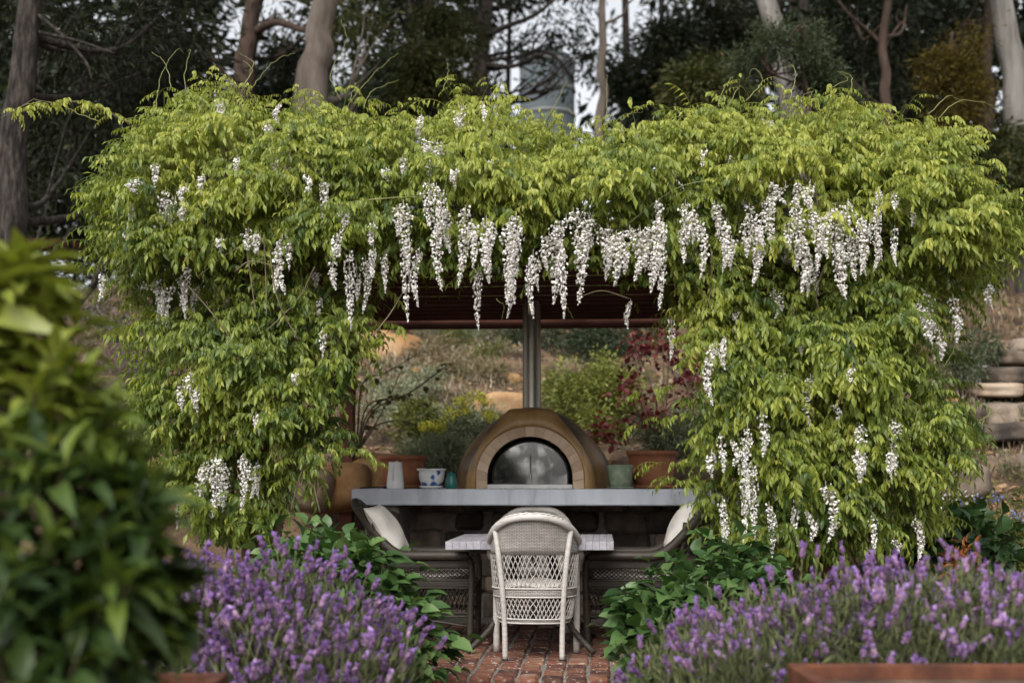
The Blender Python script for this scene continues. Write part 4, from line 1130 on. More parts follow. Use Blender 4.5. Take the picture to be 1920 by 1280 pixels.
# ------------------------------------------------------------------ the bank: stones, shrubs, steps
def G(px, py, lo=11.6, hi=26.0):
    """where the line of sight through a pixel meets the ground"""
    ds = np.linspace(lo, hi, 900); q = PA(px, py, ds)
    below = q[:, 2] <= H(q[:, 0], q[:, 1])
    k = int(np.argmax(below)) if below.any() else len(ds) - 1
    return q[k]
def build_bank():
    rng = np.random.default_rng(31)
    # sandstone boulders
    for k, (px, py, d, w, h, dep, mt, lab) in enumerate((
            (690, 900, 11.35, .66, .46, .6, 'sand1', "big orange-tan sandstone block behind the counter end"),
            (625, 915, 11.2, .62, .42, .6, 'sand1', "orange sandstone block under the hanging leaves beside the counter"),
            (945, 765, 13.6, .60, .30, .5, 'sand1', "flat orange sandstone just above the oven dome"),
            (742, 668, 16.2, .75, .55, .6, 'sand1', "rounded orange boulder high on the bank under the roof edge"),
            (690, 655, 16.6, .8, .75, .6, 'sand1', "rust-orange boulder at the roof edge beside the leafy column"),
            (580, 920, 11.1, .5, .36, .5, 'sand2', "pinkish sandstone lump low behind the leafy column"),
            (1300, 895, 11.5, .5, .35, .5, 'sand2', "brown sandstone lump behind the pot with the twig"),
            (1735, 850, 12.6, .7, .38, .6, 'sand3', "dark mossy stone beside the bottom step"),
            (1790, 905, 11.9, .62, .36, .5, 'sand3', "dark brown stone below the steps next to the blue flowers"))):
        q = P(px, py, d); V, F = rock(60 + k, (w, dep, h), 8, 3.4, .10)
        o = obj("boulder", V, F, M[mt], smooth=True); o.location = [float(c) for c in q]; o.rotation_euler = (rng.normal(0, .06), rng.normal(0, .06), rng.normal(0, .3))
        tag(o, lab, "boulder", "sandstone boulders on the bank")
    # garden steps
    base = P(1905, 880, 12.2)
    t = thing("stone_steps", "rough sandstone garden steps climbing the bank at the side", "steps", (base[0], base[1], float(H(base[0], base[1])) - .1))
    ys = [(865, 12.3, .44), (805, 12.75, .20), (766, 13.2, .30), (728, 13.75, .17), (698, 14.3, .20), (672, 14.9, .18), (645, 15.5, .2)]
    for k, (py, d, h) in enumerate(ys):
        x0 = P(1845 + (k % 3) * 14 - (14 if k in (1, 2) else 0), py, d)[0]; z = P(1900, py - 16, d)[2]
        x = x0
        for j in range(3):
            w = rng.uniform(.34, .56)
            V, F = rock(90 + k * 5 + j, (w, .75, h * .95), 9, 6, .10)
            V = V + np.array([x + w / 2, d + .36, z - h / 2])
            obj("step_stone", V, F, M['sand3' if (k + 2 * j) % 3 else 'sand2'], t, world=True, smooth=True)
            x += w * .97
    # leaf litter and chips
    n = 9000
    x, y = rng.uniform(-6, 7.5, n), 11.6 + rng.random(n) ** 1.2 * 8
    p = np.stack([x, y, H(x, y) + .02], -1)
    d = nrm(np.stack([rng.normal(0, 1, n), rng.normal(0, 1, n), rng.normal(.1, .3, n)], -1))
    V, F, T = batch(diamond(.4), p, frames(d, rng, .7), rng.uniform(.04, .11, n), np.clip(rng.normal(.45, .25, n), 0, 1))
    o = obj("bark_mulch", V, F, M['litter'], tint=T); tag(o, "brown bark chips and dead leaves strewn over the bank", "mulch", None, "stuff")
    # dry pale stalks
    n = 800
    cx = rng.uniform(690, 930, 130); cy = rng.uniform(640, 810, 130)
    ctr = np.array([G(a, b) for a, b in zip(cx, cy)])
    ci = rng.integers(130, size=n); p = ctr[ci] + np.stack([rng.normal(0, .14, n), rng.normal(0, .14, n), np.zeros(n)], -1); p[:, 2] = H(p[:, 0], p[:, 1]) - .02
    d = nrm(np.stack([rng.normal(0, .28, n), rng.normal(0, .28, n), np.ones(n)], -1))
    V, F, T = batch(diamond(.045), p, frames(d, rng, 3), rng.uniform(.07, .20, n), np.clip(rng.normal(.5, .25, n), 0, 1))
    o = obj("dry_grass", V, F, M['straw'], tint=T); tag(o, "pale dry flower stalks on the bank left of the flue", "dry grass", None, "stuff")
    n = 3000
    x = np.concatenate([rng.uniform(4.2, 7.5, n // 2), rng.uniform(-5.5, -2.2, n // 2)]); y = 12 + rng.random(n) * 7.5
    p = np.stack([x, y, H(x, y) - .02], -1); d = nrm(np.stack([rng.normal(0, .35, n), rng.normal(0, .35, n), np.ones(n)], -1))
    V, F, T = batch(diamond(.05), p, frames(d, rng, 3), rng.uniform(.10, .26, n), np.clip(rng.normal(.3, .25, n), 0, 1))
    o = obj("rough_grass", V, F, M['straw'], tint=T); tag(o, "thin rough grass on the open bank by the steps", "grass", None, "stuff")
    # small stones
    me = [raw_mesh("stone", *rock(200 + k, (.16, .13, .10), 4, 3, .16), M['sand1' if k % 2 else 'sand2']) for k in range(4)]
    for k, (px, py, w, lab) in enumerate(((855, 740, 1.2, "small tan stone above the yellow spurge heads"), (965, 715, 1.5, "small orange stone touching the flue above the flat sandstone"), (1020, 720, 1.0, "small pale stone just right of the flue"),
                                          (780, 700, 1.0, "small stone below the rounded orange boulder"), (1815, 650, 1.4, "small stone in grass beside the top step"), (1790, 760, 1.3, "small stone beside the middle steps"), (215, 720, 1.3, "small stone in the gap between shrub and leafy column"))):
        q = G(px, py)
        o = link(bpy.data.objects.new("stone", me[k % 4])); o.location = [float(c) for c in q + np.array([0, 0, .02])]; o.rotation_euler = (rng.normal(0, .2), rng.normal(0, .2), rng.uniform(0, 6))
        o.scale = (w, w, w)
        tag(o, lab, "stone", "small stones on the bank")
    # low pale mounds between the stalks
    lobm = []
    for k in range(120):
        q = G(rng.uniform(690, 980), rng.uniform(625, 860)); lobm.append((q[0], q[1], q[2] + .02, rng.uniform(.07, .17), .7))
    for k in range(50):
        q = G(rng.uniform(1010, 1330), rng.uniform(640, 860)); lobm.append((q[0], q[1], q[2] + .02, rng.uniform(.07, .17), .7))
    for k in range(110):
        q = G(rng.choice([rng.uniform(150, 300), rng.uniform(1760, 1960)]), rng.uniform(540, 900)); lobm.append((q[0], q[1], q[2] + .02, rng.uniform(.08, .2), .7))
    p, out, tv = tufts(rng, lobm, 19000, 14, .05, .6)
    V, F, T = batch(diamond(.28), p, frames(nrm(out + (0, 0, .7)), rng, 1.0), .055 * rng.uniform(.6, 1.3, len(p)), np.clip(.7 * tv + .3 * rng.random(len(p)), 0, 1))
    ml = leaf_mat("bank_herb_leaf", [(0, (.06, .07, .035)), (.3, (.16, .165, .08)), (.55, (.23, .20, .12)), (.75, (.27, .235, .22)), (1, (.34, .30, .16))], trans=.2, rough=.8, spec=.15, objrand=0)
    o = obj("low_herbs", V, F, ml, tint=T); tag(o, "low grey, olive and straw-coloured herbs scattered over the bank", "herbs", None, "stuff")
    def lob(px, py, d, r, k, spread=.75, sq=.8):
        q = P(px, py, d); out = [(q[0], q[1], q[2], r, sq)]
        for i in range(k):
            a = rng.uniform(0, 6.28); e = rng.uniform(-.5, .6)
            out.append((q[0] + r * spread * math.cos(a), q[1] + .6 * r * spread * math.sin(a), q[2] + r * e * spread, r * rng.uniform(.45, .65), sq))
        return out
    def b(px, py, d): 
        q = P(px, py, d); return (q[0], d, float(H(q[0], d)))
    bush("dark_shrub", "dense dark green shrub under the roof edge right of the flue", "shrub", b(1060, 690, 16.2), lob(1060, 650, 16.2, .62, 6) + lob(1150, 640, 16.6, .6, 5) + lob(980, 655, 16.4, .45, 4), 9000, .075, .35, M['greyleaf'], 41, tint=(0, .55), sigma=.10)
    bush("lime_shrub", "rounded yellow-green shrub between the flue and the red leaves", "shrub", b(1110, 790, 13.6), lob(1110, 745, 13.6, .40, 7) + lob(1150, 715, 13.7, .33, 5) + lob(1075, 715, 13.8, .28, 4) + lob(1090, 800, 13.3, .3, 4), 9500, .055, .42, M['limeleaf'], 42, sigma=.065, tint=(0, .95))
    bush("red_shrub", "shrub with dark red leaves over the pot with the twig", "shrub", b(1235, 820, 12.2), lob(1205, 655, 12.2, .13, 3) + lob(1240, 665, 12.3, .10, 2) + lob(1175, 720, 12.3, .10, 3) + lob(1190, 745, 12.2, .10, 3) + lob(1280, 735, 12.3, .11, 3) + lob(1215, 795, 12.2, .14, 3) + lob(1150, 805, 12.3, .15, 4) + lob(1300, 690, 12.4, .12, 3) + lob(1260, 640, 12.4, .10, 3) + lob(1270, 780, 12.3, .10, 3), 720, .07, .6, M['redleaf'], 43, per=7, sigma=.06, good=True, stems=16)
    bush("euphorbia", "grey-green spurge clump with yellow heads left of the oven", "shrub", b(880, 840, 12.6), lob(880, 800, 12.6, .25, 6) + lob(835, 810, 12.5, .2, 4) + lob(800, 860, 12.2, .2, 4) + lob(850, 860, 12.1, .2, 4), 5200, .06, .22, M['bluegreen'], 44, sigma=.06)
    e = bpy.data.objects["euphorbia"]
    for k, (px, py, r) in enumerate(((890, 745, 18), (912, 750, 15), (862, 752, 12), (845, 775, 14), (873, 770, 13), (818, 795, 14), (918, 778, 12), (800, 800, 11), (825, 805, 10))):
        q = P(px, py, 12.2); rr = r * 12.2 / FPX
        p, out, tv = tufts(rng, [(q[0], q[1], q[2], rr * .8, .7)], 150, 10, .02, .6)
        V, F, T = batch(diamond(.7), p, frames(out, rng, 1), .026 * rng.uniform(.7, 1.2, len(p)), rng.random(len(p)))
        obj("flower_head", V, F, M['yellowhead'], e, world=True, tint=T)["kind"] = "stuff"
    bush("olive_shrub", "loose yellowish-green shrub above the porcelain planter", "shrub", b(800, 850, 12.4), lob(795, 785, 12.7, .26, 5) + lob(780, 815, 12.5, .2, 4), 2600, .055, .35, M['limeleaf'], 45, sigma=.06, tint=(0, .7))
    bush("sage_shrub", "blue-grey leafy clump behind the blue and white planter", "shrub", b(830, 880, 11.7), lob(825, 855, 11.7, .2, 5) + lob(780, 868, 11.6, .15, 3), 2600, .06, .3, M['bluegreen'], 46, sigma=.05, tint=(.1, .8))
    bush("grey_shrub", "low grey scrub beneath the roof edge left of the flue", "shrub", b(905, 650, 16.5), lob(905, 640, 16.5, .45, 5) + lob(830, 630, 17, .4, 4), 3600, .07, .25, M['bluegreen'], 47, sigma=.1, tint=(0, .5))
    bush("fern_shrub", "blue-green feathery shrub around the base of the red leaves", "shrub", b(1280, 850, 12.0), lob(1280, 830, 12.0, .22, 5) + lob(1240, 810, 12.3, .18, 3) + lob(1310, 800, 12.2, .2, 3), 3000, .07, .25, M['bluegreen'], 48, sigma=.06, tint=(0, .6))
    bush("grey_herb", "pale grey-green herb clump left of the yellow spurge", "herb", b(750, 740, 13.8), lob(735, 735, 13.8, .2, 5) + lob(790, 715, 14.2, .2, 5) + lob(700, 765, 13.2, .18, 4), 2200, .055, .22, M['bluegreen'], 61, sigma=.06, tint=(.1, .8))
    bush("straw_clump", "straw-coloured tussock under the roof edge beside the flue", "grass clump", b(850, 690, 15.2), lob(850, 690, 15.2, .22, 5) + lob(905, 700, 15.0, .2, 4) + lob(800, 660, 15.8, .22, 4), 2200, .10, .07, M['straw'], 62, sigma=.06, stems=0)
    bush("olive_herb", "low olive herb mound above the orange stone", "herb", b(900, 670, 15.6), lob(910, 668, 15.6, .18, 4) + lob(860, 640, 16.3, .2, 4), 1500, .06, .3, M['limeleaf'], 63, sigma=.07, tint=(0, .5))
    bush("brown_bush", "brown half-bare bush left of the yellow-green shrub", "shrub", b(1040, 770, 13.8), lob(1035, 760, 13.8, .16, 5, 1.0) + lob(1050, 700, 14.3, .16, 4), 900, .05, .2, M['straw'], 64, sigma=.08, tint=(0, .4), stems=18)
    bush("grey_mound", "grey-green mound beside the upper stone steps", "shrub", b(1800, 690, 14.2), lob(1800, 685, 14.2, .25, 5) + lob(1835, 650, 15, .25, 4), 2600, .06, .25, M['greyleaf'], 65, sigma=.07)
    bush("purple_mound", "dull purple-brown mound below the mauve mat", "shrub", b(225, 690, 13.6), lob(225, 690, 13.6, .25, 5) + lob(240, 760, 12.8, .2, 4), 2200, .05, .25, M['mauve'], 66, sigma=.07, tint=(0, .3))
    # bare twiggy shrub with a few olive leaves
    t = thing("twiggy_shrub", "nearly bare shrub of thin twigs with scattered olive leaves above the terracotta pot", "shrub", b(700, 840, 11.5))
    st, lv = [], []
    root = P(668, 850, 11.4)
    for pts in ([(690, 760), (760, 740), (830, 690)], [(690, 775), (740, 742), (800, 760)], [(700, 800), (760, 790), (740, 830)], [(680, 720), (720, 700), (790, 660)], [(700, 770), (770, 735), (845, 680)], [(695, 810), (720, 765), (750, 700)]):
        c = curve([root] + [P(a, q, 11.4 + rng.normal(0, .12)) for a, q in pts], 16)
        st.append(tube(c, np.linspace(.010, .003, 16), 5))
        for k in range(4, 16):
            if rng.random() < .62: lv.append(c[k] + rng.normal(0, .03, 3))
    each("stem", st, M['vine'], t)
    lv = np.array(lv); d = nrm(rng.normal(0, 1, lv.shape) + (0, 0, -.6))
    V, F, T = batch(leaflet(.8, .1, .2), lv, frames(d, rng, 1), rng.uniform(.04, .075, len(lv)), rng.uniform(.5, 1, len(lv)))
    obj("foliage", V, F, M['oliveleaf'], t, world=True, tint=T)
    # mauve mat on the left, flower clumps on the right
    def mat_flowers(name, label, pts, n, size, mat, gm, seed, cat="flowers", h=.1):
        r2 = np.random.default_rng(seed); ctr = np.array([G(a, q) for a, q in pts])
        base = ctr.mean(0); t = thing(name, label, cat, base)
        ci = r2.integers(len(ctr), size=n); p = ctr[ci] + r2.normal(0, .11, (n, 3)) * (1.3, 1, 0); p[:, 2] = H(p[:, 0], p[:, 1]) + r2.random(n) * h
        d = nrm(r2.normal(0, .5, (n, 3)) + (0, -.4, 1))
        V, F, T = batch(diamond(.5), p, frames(d, r2, 2), .06 * r2.uniform(.6, 1.3, n), r2.random(n)); o = obj("foliage", V, F, gm, t, world=True, tint=T); o["kind"] = "stuff"
        m = int(n * .55); ci = r2.integers(len(ctr), size=m); p = ctr[ci] + r2.normal(0, .10, (m, 3)) * (1.3, 1, 0); p[:, 2] = H(p[:, 0], p[:, 1]) + h + r2.random(m) * .05
        V, F, T = batch(diamond(.9), p, frames(nrm(r2.normal(0, .5, (m, 3)) + (0, -.5, .6)), r2, 2), size * r2.uniform(.7, 1.3, m), r2.random(m)); o = obj("blossom", V, F, mat, t, world=True, tint=T); o["kind"] = "stuff"
    mat_flowers("mauve_groundcover", "mauve flowering mat on the bank between broad-leaved shrub and wisteria", [(165, 595), (185, 610), (205, 622), (225, 635), (245, 645), (215, 612), (235, 628)], 700, .035, M['mauve'], M['greyleaf'], 51)
    mat_flowers("white_flower_clump", "small clump of white flowers beside the upper stone steps", [(1815, 722), (1830, 716), (1845, 725), (1825, 735)], 420, .03, M['whiteflower'], M['greyleaf'], 52)
    mat_flowers("pale_flower_clump", "pale pinkish-white flowers at the foot of the wisteria near the steps", [(1795, 948), (1775, 955), (1810, 945), (1760, 965)], 420, .026, M['whiteflower'], M['limeleaf'], 53, h=.12)
    # knee-high plants at the right edge
    def clump(px, py, d): q = P(px, py, d); return (q[0], d, -.16)
    t = bush("forget_me_not", "olive mound dotted with small blue flowers at the right edge", "flowers", clump(1860, 1010, 9.4), lob(1860, 1010, 9.4, .3, 6) + lob(1910, 1020, 9.2, .3, 5) + lob(1900, 970, 9.8, .26, 4) + lob(1840, 1060, 9.0, .28, 4), 5200, .05, .3, M['limeleaf'], 54, sigma=.06, tint=(0, .6))
    pts = []
    for px, py in ((1830, 1000), (1850, 990), (1895, 972), (1905, 968), (1915, 965), (1885, 985), (1835, 940), (1860, 938), (1800, 945), (1840, 995), (1820, 1003), (1875, 935)):
        for k in range(14): pts.append(P(px + rng.normal(0, 9), py + rng.normal(0, 5), 9.15))
    pts = np.array(pts); V, F, T = batch(diamond(1.0), pts, frames(nrm(rng.normal(0, .4, pts.shape) + (0, -.6, .7)), rng, 2), .020 * rng.uniform(.7, 1.3, len(pts)), rng.random(len(pts)))
    obj("blossom", V, F, M['blueflower'], t, world=True, tint=T)["kind"] = "stuff"
    bush("dark_leafy_plant", "dark green broad-leaved plant between wisteria foot and blue flowers", "plant", clump(1770, 1060, 8.6), lob(1770, 1030, 8.6, .26, 6) + lob(1830, 1050, 8.4, .24, 4) + lob(1730, 1060, 8.5, .22, 4), 900, .12, .62, M['hydrangea'], 55, per=8, sigma=.08, good=True, tint=(0, .5))
    bush("rust_plant", "small plant with rusty orange leaves above the lavender", "plant", clump(1800, 1050, 7.8), lob(1800, 1040, 7.8, .05, 3) + lob(1798, 1065, 7.8, .05, 3), 70, .09, .3, M['rustleaf'], 56, per=7, sigma=.04, good=True, stems=4)
    # weathered sleeper at the left of the bank
    q = G(115, 470, 12, 26)
    o = obj("timber_sleeper", *cbox(1.6, .2, .22, .02), M['corten']); o.location = [float(c) for c in q + np.array([-.2, 0, .12])]; o.rotation_euler = (0, .02, .1)
    tag(o, "rust-orange timber sleeper on the bank behind the shrub tip", "sleeper")
build_bank()
# ------------------------------------------------------------------ the wisteria
POLY = np.array([(140,480),(128,395),(150,300),(190,245),(240,210),(300,172),(380,165),(420,155),(470,180),(560,190),(640,172),(700,205),(760,228),(830,170),(880,155),(960,195),(990,225),(1000,250),(1100,245),(1180,232),(1260,222),(1290,195),(1400,190),(1500,212),(1560,172),(1600,188),(1700,220),(1780,245),(1810,275),(1800,315),(1830,345),(1880,385),(1912,450),(1905,510),(1860,545),(1830,575),(1790,605),(1765,645),(1745,685),(1765,735),(1800,765),(1830,830),(1835,870),(1800,890),(1785,930),(1750,960),(1720,1005),(1640,1030),(1560,1040),(1450,1045),(1390,1025),(1350,980),(1318,950),(1305,900),(1298,850),(1290,780),(1300,720),(1270,680),(1245,640),(1235,590),(1228,545),(1180,518),(1080,504),(900,498),(760,506),(738,540),(715,600),(690,640),(685,700),(660,780),(655,860),(610,900),(560,925),(530,985),(440,1010),(380,990),(330,950),(310,900),(258,860),(246,760),(265,700),(240,650),(215,590),(175,540)], float)
POLY[:, 1] += np.where(POLY[:, 1] > 840, 32, 0)
def inside(p):
    x, y = p[:, 0], p[:, 1]; r = np.zeros(len(p), bool); n = len(POLY); j = n - 1
    for i in range(n):
        xi, yi, xj, yj = *POLY[i], *POLY[j]
        r ^= ((yi > y) != (yj > y)) & (x < (xj - xi) * (y - yi) / (yj - yi + 1e-9) + xi); j = i
    return r
def edge_dist(p):
    d = np.full(len(p), 1e9); n = len(POLY)
    for i in range(n):
        a, b = POLY[i], POLY[(i + 1) % n]; ab = b - a
        t = np.clip(((p - a) @ ab) / (ab @ ab), 0, 1); d = np.minimum(d, np.linalg.norm(p - a - t[:, None] * ab, axis=1))
    return d
def compound_leaf(rng, L=.24, pairs=5, low=False):
    """a drooping wisteria leaf: an arching stalk with hanging leaflets"""
    bs = []
    k0 = rng.uniform(.25, .8); bend = rng.uniform(.5, 1.3)
    def axis(s): 
        a = k0 - bend * s
        return np.array([rng_c * s * s * .2, L * s * math.cos(k0 * .5 - bend * s * .5), L * s * math.sin(k0 - bend * s * .9) * .8])
    rng_c = rng.normal(0, .12)
    pos, dr, sz = [], [], []
    for k in range(pairs):
        s = .28 + .62 * k / (pairs - 1)
        q = axis(s); tan = nrm((axis(s + .05) - q))
        for sd in (-1, 1):
            side = np.array([sd, 0, 0]); hang = rng.uniform(1.0, 2.1)
            dr.append(nrm(side * rng.uniform(.3, .75) + tan * rng.uniform(.15, .5) + np.array([0, 0, -hang])))
            pos.append(q + side * .004); sz.append(L * rng.uniform(.215, .29) * (1 - .25 * abs(s - .6)))
    q = axis(1.0); tan = nrm(q - axis(.92)); dr.append(nrm(tan + np.array([0, 0, -.5]))); pos.append(q); sz.append(L * .30)
    pos, dr, sz = np.array(pos), np.array(dr), np.array(sz)
    R = frames(dr, rng, .5, up=(0, 1, .3))
    tv = rng.uniform(-.10, .10, len(pos))
    kite = (np.array([(0, 0, 0), (0, .5, .02), (0, 1, -.22), (-.19, .45, .09), (.19, .45, .09)], float), np.array([(0, 1, 3), (0, 4, 1), (3, 1, 2), (1, 4, 2)]))
    for lv in range(2):
        sel = np.arange(len(pos)) % 2 == lv
        bs.append(batch(diamond(.38) if low == 2 else kite, pos[sel], R[sel], sz[sel], tv[sel]) if low else batch(leaflet(rng.uniform(.32, .41), rng.uniform(.05, .14), rng.uniform(.1, .3), .02), pos[sel], R[sel], sz[sel], tv[sel]))
    V, F = tube([axis(s) for s in np.linspace(0, 1, 6)], .0016, 3, cap=False)
    F = np.array([t for f in F for t in ((f[0], f[1], f[2]), (f[0], f[2], f[3]))])
    bs.append((V, F, np.full(len(V), .1)))
    return merge(bs)
def raceme(rng, L, W, dense=1.0):
    """a hanging flower cluster of length L"""
    n = int(L * 370 * dense) + 12
    s = np.sort(rng.random(n)) ** .9
    wob = np.array([rng.normal(0, .02), rng.normal(0, .02)])
    prof = np.interp(s, [0, .12, .45, .8, 1], [.55, 1.1, .85, .48, .12])
    a = np.arange(n) * 2.4 + rng.normal(0, .4, n); r = W / 2 * prof * rng.uniform(.45, 1.1, n)
    ax = np.stack([wob[0] * np.sin(s * 3), wob[1] * np.sin(s * 3), -L * s], -1)
    p = ax + np.stack([np.cos(a) * r, np.sin(a) * r, rng.normal(0, .006, n)], -1)
    d = nrm(np.stack([np.cos(a), np.sin(a), rng.uniform(-.9, .1, n)], -1))
    # standard petal, keel
    tv = np.array([(0, 0, 0), (-.52, .25, .25), (0, .35, .42), (.52, .25, .25), (-.33, .75, .12), (.33, .75, .12), (0, .95, -.1), (-.16, .55, -.35), (.16, .55, -.35)], float)
    tf = np.array([(0, 2, 1), (0, 3, 2), (1, 2, 4), (2, 3, 5), (2, 5, 4), (0, 7, 6), (0, 6, 8)])
    size = .0168 * rng.uniform(.7, 1.2, n) * np.interp(s, [0, .7, 1], [1, 1, .6])
    V, F, T = batch((tv, tf), p - d * size[:, None] * .6, frames(d, rng, .6), size, rng.uniform(.55, 1, n))
    T[np.arange(len(T)) % 9 == 0] = .35
    # pedicels and axis
    V2, F2 = tube([ax[0] + (0, 0, .03)] + [ax[int(q)] for q in np.linspace(0, n - 1, 6)], .002, 4, cap=False)
    F2 = np.array([t for f in F2 for t in ((f[0], f[1], f[2]), (f[0], f[2], f[3]))])
    ped = batch((np.array([(-.04, 0, 0), (.04, 0, 0), (0, 1, 0)], float), np.array([(0, 1, 2)])), ax, frames(nrm(p - ax + 1e-6), rng, .3), np.linalg.norm(p - ax, axis=1), np.full(n, .10))
    return merge([(V, F, T), (V2, F2, np.full(len(V2), .05)), ped])
RAC = """722 478 540 16;757 382 500 36;763 450 592 24;787 470 568 22;744 390 440 26;805 345 420 34;818 350 440 34;828 390 535 36;840 400 470 26;872 392 530 32;884 420 500 26;912 412 525 40;924 430 520 30;897 505 612 20;955 418 560 44;968 405 520 34;948 500 590 20;974 430 560 26;1000 478 588 24;1010 490 540 20;1040 425 560 38;1030 440 500 28;1053 470 588 24;1075 398 560 40;1095 400 500 34;1062 410 480 30;1125 428 520 38;1110 410 470 30;1155 438 530 32;1140 430 500 30;1180 428 520 34;1168 440 510 28;1200 430 500 30;1215 428 540 34;1230 415 570 30;1242 420 530 28;1182 570 615 16;
1285 382 455 36;1278 430 490 20;1312 420 516 26;1298 395 450 26;1340 382 440 26;1350 430 500 26;1372 448 500 28;1362 420 470 24;1405 388 520 36;1420 430 530 26;1395 420 480 26;1442 372 470 28;1430 400 460 26;1450 345 378 26;1475 348 378 26;1498 345 385 22;1520 345 392 30;1490 378 500 36;1500 440 540 32;1512 470 545 26;1525 400 500 28;1555 400 480 30;1567 388 500 38;1590 383 540 38;1578 465 555 26;1602 440 520 28;1531 490 550 20;1615 412 510 28;1632 418 510 26;1650 358 480 24;1640 440 500 22;1676 368 392 18;1678 430 495 18;1710 398 424 16;1450 545 595 24;1385 585 602 16;1258 600 670 20;1370 298 342 18;1325 280 312 16;1480 420 470 26;
1340 648 750 26;1358 640 690 20;1520 708 795 28;1735 553 650 38;1722 570 610 24;1787 560 637 30;1760 618 672 28;1745 600 640 24;1857 535 575 24;1430 778 850 28;1402 803 930 24;1350 818 880 22;1372 830 870 20;1412 880 1000 24;1355 938 1015 20;1363 985 1040 18;1612 798 880 28;1680 788 880 28;1606 850 900 26;1672 850 892 22;1335 850 890 26;1395 850 1010 22;1442 948 1040 22;1500 933 1015 22;1547 908 1005 32;1512 965 1010 20;1637 968 1030 18;1716 973 1040 22;1676 1012 1036 18;1470 700 730 16;1560 760 790 18;1600 690 715 14;1500 640 665 14;
188 520 562 18;236 438 470 16;290 528 630 28;302 540 600 22;325 538 610 32;338 520 570 24;352 498 590 22;372 538 592 18;530 448 545 30;515 518 548 20;540 450 500 22;605 622 665 18;592 512 540 20;345 712 765 28;372 728 770 22;358 700 740 20;415 188 225 26;500 235 272 22;525 200 232 18;545 240 272 18;260 340 364 30;290 308 352 22;310 358 422 32;330 376 428 32;350 385 420 22;380 328 362 20;445 298 332 18;605 338 412 24;235 368 432 22;350 352 380 18;638 438 482 30;655 478 610 26;685 488 580 22;625 478 540 26;465 432 468 30;480 440 475 22;415 448 472 18;668 500 560 22;700 470 520 20;
405 858 960 42;392 868 950 28;418 870 945 28;455 858 945 28;468 870 930 20;484 868 925 20;332 953 985 16;320 858 882 16;376 880 930 18;820 268 302 42;795 264 292 24;808 290 330 26;865 203 242 30;790 223 262 24;905 200 228 16;1430 224 246 20;730 318 340 18;860 320 350 20;755 300 330 22;640 395 430 24;570 330 360 18;700 420 460 22;1235 380 420 20;1262 330 352 14;930 300 322 14;520 300 324 14;430 640 664 14;560 700 720 12;480 780 804 12;600 560 600 18"""
def front_d(px, py, e):
    """distance of the leafy face: the mass bulges and folds, rounding off to its edges"""
    k = np.clip(e / 110.0, 0, 1); x = (px - 960) * 8 / FPX
    lump = .21 * np.sin(px / 47.0 + 1.3 * np.sin(py / 61.0)) * np.sin(py / 39.0 + .9 * np.sin(px / 71.0)) + .13 * np.sin(px / 21.0 + py / 33.0) * np.sin(py / 19.0 - px / 57.0)
    lean = np.where(py < 480, -.02, np.where((py > 480) & (py < 600), .20, 0.02))
    top = np.clip((330 - py) / 150.0, 0, 1)
    return 7.72 - .068 * x + .42 * (1 - np.sqrt(1 - (1 - k) ** 2)) + lump + lean + .55 * top
